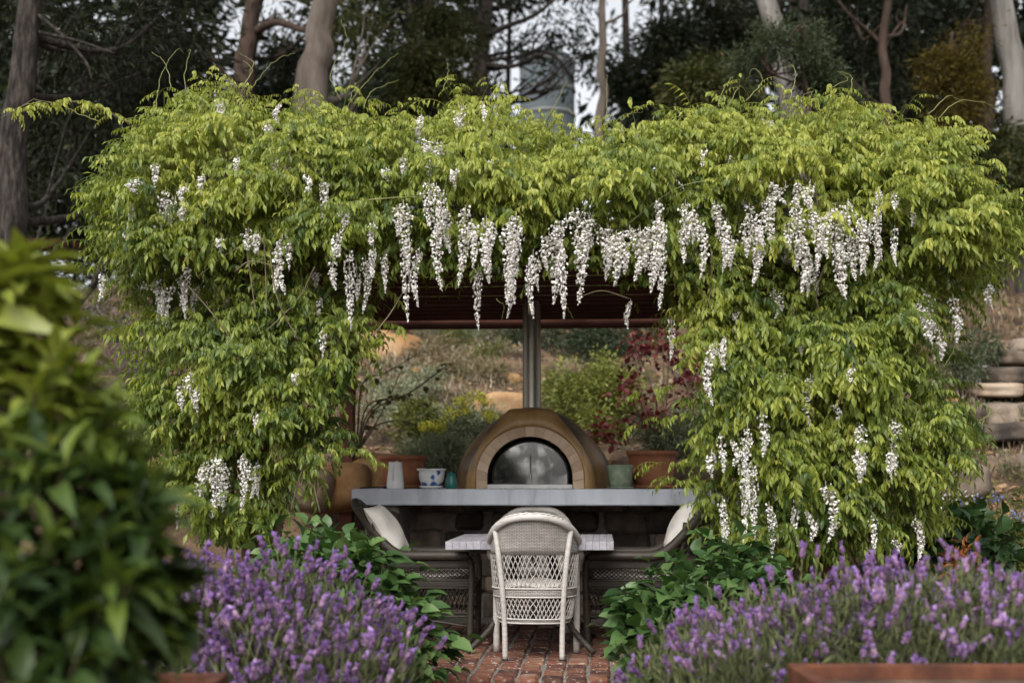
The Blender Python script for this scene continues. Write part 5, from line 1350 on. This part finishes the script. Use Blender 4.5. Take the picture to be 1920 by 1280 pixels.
def build_wisteria():
    rng = np.random.default_rng(2024)
    t = thing("wisteria_vine", "white-flowering wisteria smothering the pergola and its posts in lime-green leaves", "climbing plant", S(-1.9, -.1, 0))
    loc = np.array(t.location)
    # leaves: where they stand
    def take(n, dense=True):
        p = np.stack([rng.uniform(120, 1920, n), rng.uniform(150, 1050, n)], -1); return p[inside(p)]
    def trim(q):
        e = edge_dist(q); nz = np.sin(q[:, 0] / 23.0 + 2 * np.sin(q[:, 1] / 37.0)) * np.sin(q[:, 1] / 27.0 + 1.5 * np.sin(q[:, 0] / 41.0))
        return q[e > np.where(q[:, 0] > 1700, 26, np.where((q[:, 0] < 330) & (q[:, 1] < 620), 62, 28)) + 20 * nz]
    c = trim(take(5400)); m = rng.integers(3, 8, len(c)); ci = np.repeat(np.arange(len(c)), m)
    p1 = c[ci] + np.stack([rng.normal(0, 21, len(ci)), rng.normal(0, 15, len(ci))], -1)
    c_d, c_t, c_a = np.abs(rng.normal(0, .07, len(c))), rng.normal(0, .17, len(c)), rng.normal(0, .55, len(c))
    p2 = trim(take(8000))
    p = np.concatenate([p1, p2]); ok = inside(p); fill = np.concatenate([np.zeros(len(p1), bool), np.ones(len(p2), bool)])
    x_d = np.concatenate([c_d[ci] + np.abs(rng.normal(0, .03, len(p1))), rng.uniform(.10, .52, len(p2))])
    x_t = np.concatenate([c_t[ci] + rng.normal(0, .07, len(p1)), rng.normal(-.05, .10, len(p2))]); x_a = np.concatenate([c_a[ci], rng.normal(0, .6, len(p2))])  # inner filler leaves tinted darker: older growth plus painted depth shade
    p, x_d, x_t, x_a, x_f = p[ok], x_d[ok], x_t[ok], x_a[ok], fill[ok]; e = edge_dist(p); px, py = p[:, 0], p[:, 1].copy()
    rac = [tuple(map(float, r.split())) for r in RAC.replace("\n", "").split(";") if r.strip()]
    keep = np.ones(len(p))
    for cx, cy, rx, ry, k in ((480, 530, 75, 55, .30), (1330, 525, 70, 34, .45), (1470, 535, 120, 40, .42), (1620, 540, 90, 35, .5), (600, 905, 60, 40, .5), (640, 560, 60, 50, .6), (430, 560, 60, 40, .45), (1300, 640, 40, 60, .7), (520, 870, 60, 40, .55), (1500, 900, 26, 26, .5), (1470, 1010, 60, 26, .5), (1480, 620, 30, 22, .6), (905, 240, 26, 24, .5), (1540, 765, 40, 24, .5)):
        keep = np.where(((px - cx) / rx) ** 2 + ((py - cy) / ry) ** 2 < 1, np.minimum(keep, k), keep)
    push = np.zeros(len(p))
    for rx, ry0, ry1, rw in rac:      # leaves part where a cluster hangs
        ins = (np.abs(px - rx) < rw * .75) & (py > ry0 - 34) & (py < ry1 - 6)
        push[ins] = .20
    keep = np.where(push > 0, np.minimum(keep, .75), keep)
    m = rng.random(len(p)) < keep; p, e, px, py, push, x_d, x_t, x_a, x_f = p[m], e[m], px[m], py[m], push[m], x_d[m], x_t[m], x_a[m], x_f[m]
    py = py - 16 + 16 * np.clip((360 - py) / 120, 0, 1)
    d = front_d(px, py, e) + x_d + push
    pos = PA(px, py, d)
    young_lit = np.clip(.47 + .34 * np.clip((520 - py) / 330, 0, 1) + .12 * np.sin(px / 90.0) * np.sin(py / 70.0) + x_t + .14 * (rng.random(len(p)) < .10) + .06 * (px > 1280), .02, .98)  # young growth and a brighter sunlit top, both painted into the leaf tint
    # roof top and far side: x, y, z under the sky
    n2 = 1500
    lx, ly = rng.uniform(-2.5, 2.75, n2), rng.uniform(.2, 2.8, n2); lz = 2.62 + .35 * (1 + np.sin(lx * 2.1) * np.sin(ly * 1.7)) * rng.random(n2)
    pos2 = np.stack([S(a, b_, c) for a, b_, c in zip(lx, ly, lz)])
    n4 = 260
    qx = rng.uniform(735, 1245, n4); pos4 = PA(qx, rng.uniform(415, 520, n4) - 10 * np.sin(qx / 40.0), 7.98 - .068 * (qx - 960) * 8 / FPX + rng.uniform(0, .25, n4))
    # the flanks, right through to the back posts
    n3 = 700
    sd = np.where(rng.random(n3) < .5, -1, 1); lx = np.where(sd < 0, -2.2, 2.45) + rng.normal(0, .16, n3); ly = rng.uniform(0, 1.2, n3); lz = rng.uniform(1.2, 2.9, n3)
    pos3 = np.stack([S(a, b_, c) for a, b_, c in zip(lx, ly, lz)])
    pos = np.concatenate([pos, pos4, pos2, pos3]); young_lit = np.concatenate([young_lit, np.clip(rng.normal(.42, .12, n4), 0, 1), np.clip(rng.normal(.55, .15, n2), 0, 1), np.clip(rng.normal(.35, .12, n3), 0, 1)])
    n = len(pos)
    # leaves point outwards: mostly towards the open garden, sideways near the flanks
    ctr = np.stack([np.clip(pos[:, 0], -1.9, 2.2), np.full(n, 8.6), np.clip(pos[:, 2], 0, 2.7)], -1)
    out = nrm((pos - ctr) * (1, 1, .5)) * .9 + rng.normal(0, .35, (n, 3)); out[:, 2] = 0
    az = np.arctan2(-out[:, 0], out[:, 1]) + np.concatenate([x_a, rng.normal(0, .6, n - len(x_a))])
    var = [compound_leaf(rng, rng.uniform(.16, .205), int(rng.integers(4, 7))) for _ in range(14)]
    varlo = [compound_leaf(rng, rng.uniform(.185, .235), int(rng.integers(4, 7)), 2) for _ in range(6)] + [compound_leaf(rng, rng.uniform(.16, .205), int(rng.integers(4, 7)), 1) for _ in range(8)]
    lo = np.ones(n, bool); lo[:len(x_f)] = x_f; mid = np.zeros(n, bool); mid[:len(x_f)] = (x_d > .065) & ~x_f
    vi = rng.integers(14, size=n); sc = rng.uniform(.72, 1.22, n)
    sc = np.where(young_lit > .75, sc * .85, sc)
    tilt = rng.normal(0, .22, n); tip = rng.normal(0, .25, n)
    ca, sa, ct, st, cp, sp = np.cos(az), np.sin(az), np.cos(tilt), np.sin(tilt), np.cos(tip), np.sin(tip)
    z0, o1 = np.zeros(n), np.ones(n)
    Rz = np.stack([np.stack([ca, -sa, z0], -1), np.stack([sa, ca, z0], -1), np.stack([z0, z0, o1], -1)], 1)
    Rx = np.stack([np.stack([o1, z0, z0], -1), np.stack([z0, cp, -sp], -1), np.stack([z0, sp, cp], -1)], 1)
    Ry = np.stack([np.stack([ct, z0, st], -1), np.stack([z0, o1, z0], -1), np.stack([-st, z0, ct], -1)], 1)
    R = Rz @ Rx @ Ry
    # the 300 nearest leaves are parts of their own
    score = pos[:, 1] + 9 * (lo | mid) - .3 * sc + rng.normal(0, .02, n); solo = np.zeros(n, bool); solo[np.argsort(score)[:300]] = True
    lm = {}
    for i in np.nonzero(solo)[0]:
        key = (int(vi[i]), int(young_lit[i] * 4))
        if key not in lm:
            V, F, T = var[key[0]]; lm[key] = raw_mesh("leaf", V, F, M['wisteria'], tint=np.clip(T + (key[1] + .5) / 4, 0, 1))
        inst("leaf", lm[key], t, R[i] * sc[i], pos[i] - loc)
    bs = []
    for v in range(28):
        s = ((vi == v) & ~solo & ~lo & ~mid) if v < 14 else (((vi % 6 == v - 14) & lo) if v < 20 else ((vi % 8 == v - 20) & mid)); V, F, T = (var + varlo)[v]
        q = batch((V, F), pos[s], R[s], sc[s], young_lit[s]); tt = np.clip(q[2] + np.tile(T, s.sum()), 0, 1)
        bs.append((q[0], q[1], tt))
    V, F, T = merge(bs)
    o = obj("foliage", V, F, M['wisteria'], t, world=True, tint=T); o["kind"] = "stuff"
    # hanging flower clusters, each its own part
    fam = [(L, W, [raw_mesh("flower_cluster", *(lambda q: (q[0], q[1]))(g), M['petal'], tint=g[2]) for g in [raceme(rng, L, W) for _ in range(3)]])
           for L, W in ((.09, .055), (.14, .06), (.14, .085), (.23, .07), (.23, .105), (.33, .075), (.33, .11), (.44, .09))]
    for row in RAC.replace("\n", "").split(";"):
        if not row.strip(): continue
        x, y0, y1, w = map(float, row.split()); 
        ed = edge_dist(np.array([[x, min(y0, 445)]]))[0] if 740 < x < 1240 and y0 > 380 else edge_dist(np.array([[x, y0]]))[0]
        dd = float(front_d(x, y0, max(ed, 70))) - .13 + rng.normal(0, .03)
        if y0 > 340 and y0 < 480: dd = min(dd, 7.62 - .068 * (x - 960) * 8 / FPX)
        sc_ = FPX / dd; L, W = (y1 - y0) / sc_ * 1.10, w / sc_ * .86
        f = min(fam, key=lambda g: abs(math.log(g[0] / L)) + .7 * abs(math.log(g[1] / W)))
        sx = np.clip(W / f[1], .75, 1.35); sz = np.clip(L / f[0], .7, 1.4)
        R3 = rotz3(rng.uniform(0, 6.28)) @ np.diag([sx, sx, sz]); tl = rng.normal(0, .05)
        c, s = math.cos(tl), math.sin(tl); R3 = np.array([[c, 0, s], [0, 1, 0], [-s, 0, c]]) @ R3
        inst("flower_cluster", f[2][rng.integers(3)], t, R3, P(x, y0, dd) - loc)
    # whip-like tendrils above the roof line
    for pts in ([(290,215),(300,150),(330,95),(345,100)],[(320,170),(310,120),(285,98)],[(345,180),(350,120),(358,95),(352,100)],[(470,170),(490,140),(520,110),(550,100)],[(460,160),(475,120),(450,100)],[(455,170),(470,130),(455,115)],
                [(640,190),(620,140),(650,80),(640,40)],[(650,200),(700,140),(745,100)],[(680,200),(700,170),(748,152)],[(655,190),(665,160),(670,155)],[(980,260),(1030,215),(1060,160),(1062,150)],[(1075,240),(1078,220),(1060,200)],[(1137,235),(1138,190),(1138,140)],
                [(1165,225),(1185,212),(1205,210)],[(1345,200),(1360,160),(1374,145),(1368,172)],[(1400,190),(1430,150),(1412,130),(1398,158)],[(1365,200),(1385,165),(1400,175),(1408,195)],[(1480,190),(1492,145),(1485,122),(1465,128)],[(1555,190),(1565,160),(1590,150),(1575,135)],[(1500,200),(1505,180),(1520,172)],
                [(1590,180),(1598,150),(1590,140),(1570,134)],[(1740,215),(1780,180),(1815,200)],[(1760,220),(1800,190),(1850,195),(1870,205),(1895,198)],[(1800,260),(1812,245),(1810,240)],[(1850,380),(1890,370),(1918,355)],[(830,170),(840,140),(838,115)],[(190,230),(150,215),(110,195),(60,190),(20,215)],[(75,190),(40,200),(0,220)],
                [(1770,690),(1790,650),(1785,610)],[(1745,680),(1765,700),(1760,730)],[(1838,800),(1865,770),(1885,790)],[(1836,790),(1870,760)],[(1050,560),(1065,580),(1075,600)],[(930,560),(945,575),(940,600)]):
        d0 = 8.0 if pts[0][1] < 300 else 7.7
        c = curve([P(a, b_, d0 + .05 * k) for k, (a, b_) in enumerate(pts)], 16); c += rng.normal(0, .004, c.shape)
        obj("tendril", *tube(c, np.linspace(.0032, .0013, 16), 4), M['tendril'], t, world=True, smooth=True)
    # the long shoot reaching out to the left, with its own leaves
    c = curve([P(250, 235, 7.9), P(190, 205, 7.85), P(130, 190, 7.8), P(60, 200, 7.75), P(15, 215, 7.7)], 24)
    obj("stem", *tube(c, np.linspace(.006, .002, 24), 5), M['vine'], t, world=True, smooth=True)
    bs = []
    for k in range(2, 22):
        for q in range(2):
            i = int(rng.integers(14)); V, F, T = var[i]; a = rng.uniform(0, 6.28)
            g = batch((V, F), [c[k]], rotz3(a)[None], rng.uniform(.5, .75), .8); bs.append((g[0], g[1], np.clip(g[2] + T, 0, 1)))
    for pts in ([(690, 600), (720, 610), (760, 620)], [(1290, 870), (1250, 868), (1215, 880)], [(1300, 905), (1270, 900), (1240, 895)], [(1290, 780), (1240, 785), (1200, 800)], [(655, 850), (680, 845), (695, 870)], [(1290, 720), (1240, 730), (1200, 740)]):
        cc = curve([P(a, b_, 7.9) for a, b_ in pts], 7)
        for k in range(7):
            i = int(rng.integers(14)); V, F, T = var[i]
            g = batch((V, F), [cc[k]], rotz3(rng.uniform(0, 6.28))[None], rng.uniform(.6, .9), .5); bs.append((g[0], g[1], np.clip(g[2] + T, 0, 1)))
    V, F, T = merge(bs); obj("foliage", V, F, M['wisteria'], t, world=True, tint=T)["kind"] = "stuff"
    # young shoots standing out of the top and the flanks
    bs = []
    edge = [(POLY[i], POLY[i + 1]) for i in list(range(5, 30))]
    for k in range(130):
        a, b_ = edge[int(rng.integers(len(edge)))]; f = rng.random(); q = a + (b_ - a) * f + (0, 22)
        nrmv = np.array([(b_ - a)[1], -(b_ - a)[0]]); nrmv = nrmv / (np.linalg.norm(nrmv) + 1e-6); L = rng.uniform(14, 58)
        d0 = float(front_d(q[0], q[1], 60)) + rng.uniform(-.1, .35)
        e1 = q + nrmv * L * .6 + rng.normal(0, 10, 2); e2 = e1 + nrmv * L * .4 + rng.normal(0, 14, 2) + (0, 8)
        c = curve([P(*(q - nrmv * 25), d0), P(*e1, d0 - .05), P(*e2, d0 - .1)], 8)
        V, F = tube(c, np.linspace(.004, .0015, 8), 3, cap=False); F = np.array([u for g in F for u in ((g[0], g[1], g[2]), (g[0], g[2], g[3]))]); bs.append((V, F, np.full(len(V), .35)))
        for j in range(1, 8):
            if rng.random() < .8:
                i = int(rng.integers(14)); V, F, T = var[i]; g = batch((V, F), [c[j]], rotz3(rng.uniform(0, 6.28))[None], rng.uniform(.5, .95) * (1 - .05 * j), np.clip(.55 + .05 * j + rng.normal(0, .08), 0, 1)); bs.append((g[0], g[1], np.clip(g[2] + T, 0, 1)))
    V, F, T = merge(bs); obj("foliage", V, F, M['wisteria'], t, world=True, tint=T)["kind"] = "stuff"
    # woody stems
    for sx, x0 in ((-1, -1.62), (1, 1.72)):
        for k in range(3):
            a = S(x0 + rng.normal(0, .05), -.12 + rng.normal(0, .06), -.05); 
            pts = [a, S(x0 + rng.normal(0, .12), -.28, .7), S(x0 + rng.normal(0, .12), -.15, 1.4), S(x0 + rng.normal(0, .12), -.28, 2.1), S(x0 + sx * .1 * k, -.2, 2.62)]
            obj("trunk", *tube(curve(pts, 24), np.linspace(.035, .02, 24), 8), M['vine'], t, world=True, smooth=True)
    for k in range(46):
        x = rng.uniform(-2.2, 2.3); y = -.45 + rng.normal(0, .12); z = rng.uniform(2.5, 2.8)
        if k % 2: x = rng.choice([-1, 1]) * rng.uniform(1.2, 2.2); z = rng.uniform(.8, 2.4)
        d = rng.normal(0, .28, 3) * (1.1, .4, .6)
        d[2] = abs(d[2])
        if k % 2: x = np.sign(x) * rng.uniform(1.5, 2.1); d[0] *= .35; d[2] = abs(d[2])
        pts = [S(x, y, z), S(x + d[0], y + d[1] * .5, z + d[2]), S(x + 2 * d[0], y + d[1], z + 1.6 * d[2] - .08)]
        obj("stem", *tube(curve(pts, 10), np.linspace(.006, .002, 10), 5), M['tendril' if k % 3 else 'vine'], t, world=True, smooth=True)
    for pts in ([(352, 535), (400, 590), (450, 660)], [(590, 500), (560, 560), (500, 620)], [(460, 450), (470, 520), (480, 590)], [(495, 440), (498, 510), (500, 590)], [(370, 520), (420, 480), (470, 450)], [(440, 510), (470, 490), (520, 500)], [(1335, 470), (1330, 560), (1300, 640)], [(1510, 540), (1490, 580), (1480, 640)], [(1545, 500), (1530, 560), (1560, 620)], [(690, 640), (730, 590), (760, 540)], [(1180, 560), (1130, 545), (1090, 555)], [(545, 960), (560, 900), (575, 860)], [(600, 960), (590, 910), (600, 870)], [(990, 540), (991, 565), (992, 590)], [(560, 640), (520, 560), (505, 470)]):
        c = curve([P(a, b_, 7.72 + rng.normal(0, .04)) for a, b_ in pts], 12)
        obj("stem", *tube(c, np.linspace(.0055, .003, 12), 5), M['vine'], t, world=True, smooth=True)
build_wisteria()

# ------------------------------------------------------------------ the beds in front
def build_hydrangea(name, label, lobes, n, seed, base):
    rng = np.random.default_rng(seed); t = thing(name, label, "shrub", base); loc = np.array(t.location)
    p, out, tv = tufts(rng, lobes, n, 7, .075, .75)
    out = nrm(out * (1, 1, .35) + np.array([0, -.35, .12])); 
    R = frames(out, rng, .45); sz = .115 * rng.uniform(.6, 1.25, len(p)); ti = np.clip(.55 * tv + .45 * rng.random(len(p)), 0, 1)
    tp = leaflet(.62, .09, .28, .02); me = [raw_mesh("leaf", *leaflet(w, f, d_, .02), M['hydrangea'], tint=np.full(8, q)) for w, f, d_, q in ((.62, .09, .28, .3), (.66, .06, .2, .5), (.56, .12, .36, .7), (.6, .08, .25, .85))]
    solo = np.zeros(len(p), bool); solo[np.argsort(p[:, 1] - .6 * sz)[:280]] = True
    for i in np.nonzero(solo)[0]: inst("leaf", me[rng.integers(4)], t, R[i] * sz[i], p[i] - loc)
    V, F, T = batch(tp, p[~solo], R[~solo], sz[~solo], ti[~solo]); obj("foliage", V, F, M['hydrangea'], t, world=True, tint=T)["kind"] = "stuff"
    st = []
    for l in lobes:
        for k in range(4):
            e = np.array(l[:3]) + rng.normal(0, l[3] * .4, 3); st.append(tube(curve([loc + rng.normal(0, .08, 3) * (1, 1, 0), (loc + e) / 2 + rng.normal(0, .04, 3), e], 6), np.linspace(.008, .004, 6), 5))
    each("stem", st, M['stemgreen'], t)
def build_lavender(name, label, lobes, heads, needles, seed, base, lean):
    rng = np.random.default_rng(seed); t = thing(name, label, "lavender", base); loc = np.array(t.location)
    # grey-green needles
    p, out, tv = tufts(rng, lobes, needles, 22, .055, .6)
    out = nrm(out * .6 + np.array([lean, -.1, .9]) + rng.normal(0, .35, out.shape))
    V, F, T = batch(diamond(.10), p, frames(out, rng, 2), .055 * rng.uniform(.6, 1.3, len(p)), np.clip(.6 * tv + .4 * rng.random(len(p)), 0, 1)); obj("foliage", V, F, M['lavleaf'], t, world=True, tint=T)["kind"] = "stuff"
    # flower heads
    def head(k):
        r2 = np.random.default_rng(seed * 10 + k); Vs, Fs, Ts, mi = [], [], [], []
        V, F = lathe([(.004, 0), (.0085, .006), (.0095, .016), (.008, .026), (.003, .032)], 7)
        V = np.array(V); V[:, :2] *= 1 + .15 * np.sin(np.arange(len(V)) * 2.1)[:, None]
        Vs.append(V); Fs += F; mi += [1] * len(F); Ts.append(r2.random(len(V)))
        nb = int(r2.integers(4, 7)); o = len(V)
        for q in range(nb):
            a = q / nb * 6.28 + r2.normal(0, .3); d = nrm(np.array([math.cos(a) * .55, math.sin(a) * .55, 1.0])); R = frames(d[None], r2, .4)[0]
            tv_, tf_ = leaflet(.55, .12, -.1, .05); L = r2.uniform(.018, .032); Vb = (tv_ * L) @ R.T + np.array([0, 0, .026])
            Vs.append(Vb); Fs += [tuple(int(c) + o for c in f) for f in tf_]; o += 8; mi += [0] * 8; Ts.append(np.full(8, r2.uniform(.3, 1)))
        for q in range(10):   # small florets round the spike
            a, z = r2.uniform(0, 6.28), r2.uniform(.006, .028); d = np.array([math.cos(a), math.sin(a), .3]); c = np.array([math.cos(a) * .009, math.sin(a) * .009, z]); s = .006
            e = np.array([-math.sin(a), math.cos(a), 0]); Vs.append(np.array([c - e * s * .6, c + e * s * .6, c + d * s])); Fs.append((o, o + 1, o + 2)); o += 3; mi.append(0); Ts.append(np.full(3, r2.uniform(.1, .6)))
        return raw_mesh("flower_head", np.concatenate(Vs), Fs, None, mats=[M['lavbract'], M['lavspike']], midx=mi, tint=np.concatenate(Ts), smooth=False)
    hm = [head(k) for k in range(8)]
    p, out, tv = tufts(rng, lobes, heads, 2, .05, .97); out = nrm(out)
    ok = (out[:, 2] > -.35) | (rng.random(len(p)) < .25); ok &= p[:, 1] < np.median([l[1] for l in lobes]) + .22
    p, out = p[ok], out[ok]; d = nrm(out * (.5, .5, .3) + np.array([lean, -.12, 1.0]) + rng.normal(0, .32, p.shape)); p = p + d * rng.uniform(.02, .10, len(p))[:, None]
    R = frames(d, rng, 2); R = np.stack([R[:, :, 0], -R[:, :, 2], R[:, :, 1]], -1); sz = rng.uniform(.85, 1.35, len(p))
    order = np.argsort(p[:, 1]); st = []; bs = []
    for rank, i in enumerate(order):
        if rank < 290: inst("flower_head", hm[rng.integers(8)], t, R[i] * sz[i], p[i] - loc)
        else: bs.append((i, rng.integers(8)))
        V, F = tube(curve([p[i] - d[i] * .14 - (0, 0, .02), p[i] - d[i] * .06, p[i]], 4), .0016, 3, cap=False); st.append((V, F))
    obj("stems", *join(st), M['stemgreen'], t, world=True)["kind"] = "stuff"
    if bs:
        Vs, Fs, Ts, mi, o = [], [], [], [], 0
        for i, k in bs:
            me = hm[k]; co = np.empty(len(me.vertices) * 3, np.float32); me.vertices.foreach_get("co", co)
            Vs.append((co.reshape(-1, 3) * sz[i]) @ R[i].T + p[i]); Fs += [tuple(v + o for v in f.vertices) for f in me.polygons]; mi += [f.material_index for f in me.polygons]
            tt = np.empty(len(me.vertices), np.float32); me.attributes["tint"].data.foreach_get("value", tt); Ts.append(tt); o += len(me.vertices)
        root = np.array(t.location)
        q = link(bpy.data.objects.new("more_flower_heads", raw_mesh("more_flower_heads", np.concatenate(Vs) - root, Fs, None, mats=[M['lavbract'], M['lavspike']], midx=mi, tint=np.concatenate(Ts)))); q.parent = t; q["kind"] = "stuff"
def build_beds():
    rng = np.random.default_rng(99)
    gz = -.16
    lb = lambda px, py, d, r, s=.85: (*P(px, py, d), r, s)
    build_hydrangea("hydrangea", "leafy green hydrangea without flowers beside the purple lavender under the leafy column with jug", [lb(560, 1075, 7.0, .18), lb(622, 1092, 7.1, .18), lb(688, 1118, 6.9, .20), lb(728, 1170, 6.8, .18), lb(770, 1210, 6.7, .16), lb(620, 1110, 6.8, .24), lb(700, 1200, 6.6, .24), lb(600, 1042, 7.3, .13), lb(540, 1045, 7.4, .13)], 1700, 301, (-.85, 6.95, gz))
    build_hydrangea("hydrangea", "leafy green hydrangea without flowers beside the brown chair on the twig pot side", [lb(1335, 1098, 7.3, .15), lb(1275, 1125, 7.0, .17), lb(1232, 1168, 6.9, .16), lb(1225, 1200, 6.8, .16), lb(1290, 1180, 6.8, .24), lb(1370, 1060, 7.4, .15), lb(1400, 1110, 7.0, .2), lb(1250, 1230, 6.6, .17)], 1500, 302, (.95, 7.0, gz))
    build_lavender("lavender_bush", "broad bush of bright purple lavender next to the big shrub", [lb(418, 1165, 5.5, .18), lb(508, 1180, 5.6, .19), lb(588, 1195, 5.6, .18), lb(668, 1225, 5.5, .17), lb(713, 1250, 5.4, .12), lb(368, 1190, 5.2, .22), lb(468, 1220, 5.2, .24), lb(578, 1240, 5.2, .24), lb(648, 1280, 5.1, .20), lb(328, 1160, 5.3, .12), lb(353, 1115, 5.5, .09), lb(508, 1300, 5.0, .25), (*P(540, 1250, 5.5), .45, .9), (*P(420, 1250, 5.3), .35, .9)], 2000, 15000, 401, (-.95, 5.4, gz), .0)
    build_lavender("lavender_bush", "wide bush of mauve lavender above the rusty steel edge", [lb(1312, 1223, 5.5, .16), lb(1382, 1206, 5.4, .17), lb(1462, 1206, 5.3, .18), lb(1542, 1198, 5.3, .18), lb(1622, 1190, 5.2, .18), lb(1712, 1188, 5.2, .18), lb(1802, 1193, 5.1, .18), lb(1892, 1206, 5.0, .18), lb(1262, 1273, 5.4, .16), lb(1362, 1268, 5.1, .22), lb(1472, 1270, 5.0, .24), lb(1592, 1263, 5.0, .24), lb(1722, 1263, 4.9, .24), lb(1852, 1268, 4.8, .24), lb(1952, 1268, 4.8, .22), lb(1282, 1298, 5.1, .18), lb(1402, 1298, 4.9, .24), (*P(1600, 1260, 5.1), .40, .9), (*P(1800, 1260, 5.0), .40, .9)], 1300, 22000, 402, (1.2, 5.2, gz), .03)
    # raised beds of rusted steel
    for lab, xs, grp in (("rusted steel raised bed holding the big shrub", (-2.6, P(425, 1242, 4.5)[0]), None), ("rusted steel raised bed in front of the mauve lavender", (P(1478, 1244, 4.5)[0], 3.0), None)):
        zt = P(1478, 1244 if xs[0] > 0 else 1262, 4.5)[2]; cx = sum(xs) / 2; w = xs[1] - xs[0]
        t = thing("raised_bed", lab, "garden bed", (cx, 3.2, gz), 0, "rusted steel raised beds"); h = zt - gz
        obj("panel", *cbox(w, .05, h, .004, (0, 1.3, h / 2)), M['corten'], t)
        obj("panel", *cbox(w, .05, h, .004, (0, -1.3, h / 2)), M['corten'], t)
        for sx in (-1, 1): obj("panel", *cbox(.05, 2.549, h - .004, .004, (sx * (w / 2 - .025), 0, h / 2)), M['corten'], t)
        obj("soil", *cbox(w - .11, 2.54, h - .048, .004, (0, 0, (h - .048) / 2)), M['soil'], t)
    # big broad-leaved shrub
    t = thing("broad_leaved_shrub", "big glossy broad-leaved shrub with yellow-green tips close to the viewer", "shrub", (-1.25, 3.1, .35)); loc = np.array(t.location)
    sh = [(*P(px - 78 + (14 if py > 850 else 0), py + 40, d), r, 1.0) for px, py, d, r in ((40, 560, 3.1, .16), (100, 520, 3.1, .10), (130, 640, 3.1, .17), (60, 720, 3.0, .22), (170, 760, 3.0, .17), (60, 880, 2.9, .24), (190, 900, 2.9, .18), (250, 960, 2.9, .14), (100, 1030, 2.8, .24), (230, 1060, 2.8, .17), (300, 1040, 2.9, .10), (60, 1180, 2.7, .24), (190, 1180, 2.8, .18), (260, 1150, 2.9, .10), (-80, 700, 3.0, .26), (-100, 1000, 2.9, .3), (120, 1260, 2.7, .2), (240, 1250, 2.8, .12), (330, 900, 3.0, .07), (360, 1080, 3.0, .06), (270, 830, 3.0, .10), (210, 690, 3.0, .08), (100, 490, 3.1, .04), (330, 1010, 2.95, .08), (350, 1140, 2.95, .07), (300, 1220, 2.9, .08), (240, 800, 3.0, .10))]
    # shoots: a ring of leaves round each tip
    pos, dr, sz, ti = [], [], [], []; st = []
    for l in sh:
        for k in range(int(4 + l[3] * 25)):
            dirn = nrm(rng.normal(0, 1, 3) + np.array([.25, -.3, .35])); tipp = np.array(l[:3]) + dirn * l[3] * rng.uniform(.55, 1.05)
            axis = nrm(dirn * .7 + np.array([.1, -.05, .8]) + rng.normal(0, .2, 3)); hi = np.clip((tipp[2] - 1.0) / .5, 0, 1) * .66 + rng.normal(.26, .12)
            a0 = rng.uniform(0, 6.28); u = nrm(np.cross(axis, [.3, .9, .1])); v = np.cross(axis, u)
            nl = int(rng.integers(6, 10))
            for q in range(nl):
                a = a0 + q * 2.4; f = q / nl
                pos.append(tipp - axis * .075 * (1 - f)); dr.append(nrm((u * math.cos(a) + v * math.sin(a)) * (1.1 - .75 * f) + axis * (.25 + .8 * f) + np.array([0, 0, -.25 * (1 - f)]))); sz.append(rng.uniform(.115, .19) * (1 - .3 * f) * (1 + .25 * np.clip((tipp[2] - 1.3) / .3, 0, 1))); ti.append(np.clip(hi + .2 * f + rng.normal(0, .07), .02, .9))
            st.append(tube([np.array(l[:3]) - dirn * l[3] * .5, tipp - axis * .10, tipp], [.006, .004, .002], 5, cap=False))
    pos, dr, sz, ti = map(np.array, (pos, dr, sz, ti))
    q = P(100, 475, 3.1)
    R = frames(dr, rng, .35); tp = leaflet(.27, .06, .32, .01)
    proj = np.abs(pos[:, 0] - 0) ; solo = np.zeros(len(pos), bool); vis = (pos[:, 0] / pos[:, 1] > -.41); idx = np.nonzero(vis)[0]; solo[idx[np.argsort(pos[idx, 1])[:300]]] = True
    lm = {}
    for i in np.nonzero(solo)[0]:
        k = int(ti[i] * 6)
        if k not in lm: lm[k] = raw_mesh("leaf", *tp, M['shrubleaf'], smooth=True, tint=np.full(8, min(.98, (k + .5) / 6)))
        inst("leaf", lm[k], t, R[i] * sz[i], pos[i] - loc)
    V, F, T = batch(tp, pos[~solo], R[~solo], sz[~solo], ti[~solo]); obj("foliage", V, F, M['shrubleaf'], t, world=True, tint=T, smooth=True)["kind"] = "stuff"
    for l in sh[:14]: st.append(tube(curve([loc + rng.normal(0, .05, 3) * (1, 1, 0), (loc + np.array(l[:3])) / 2 + rng.normal(0, .05, 3), np.array(l[:3])], 8), np.linspace(.016, .005, 8), 6))
    each("stem", st, M['vine'], t)
build_beds()
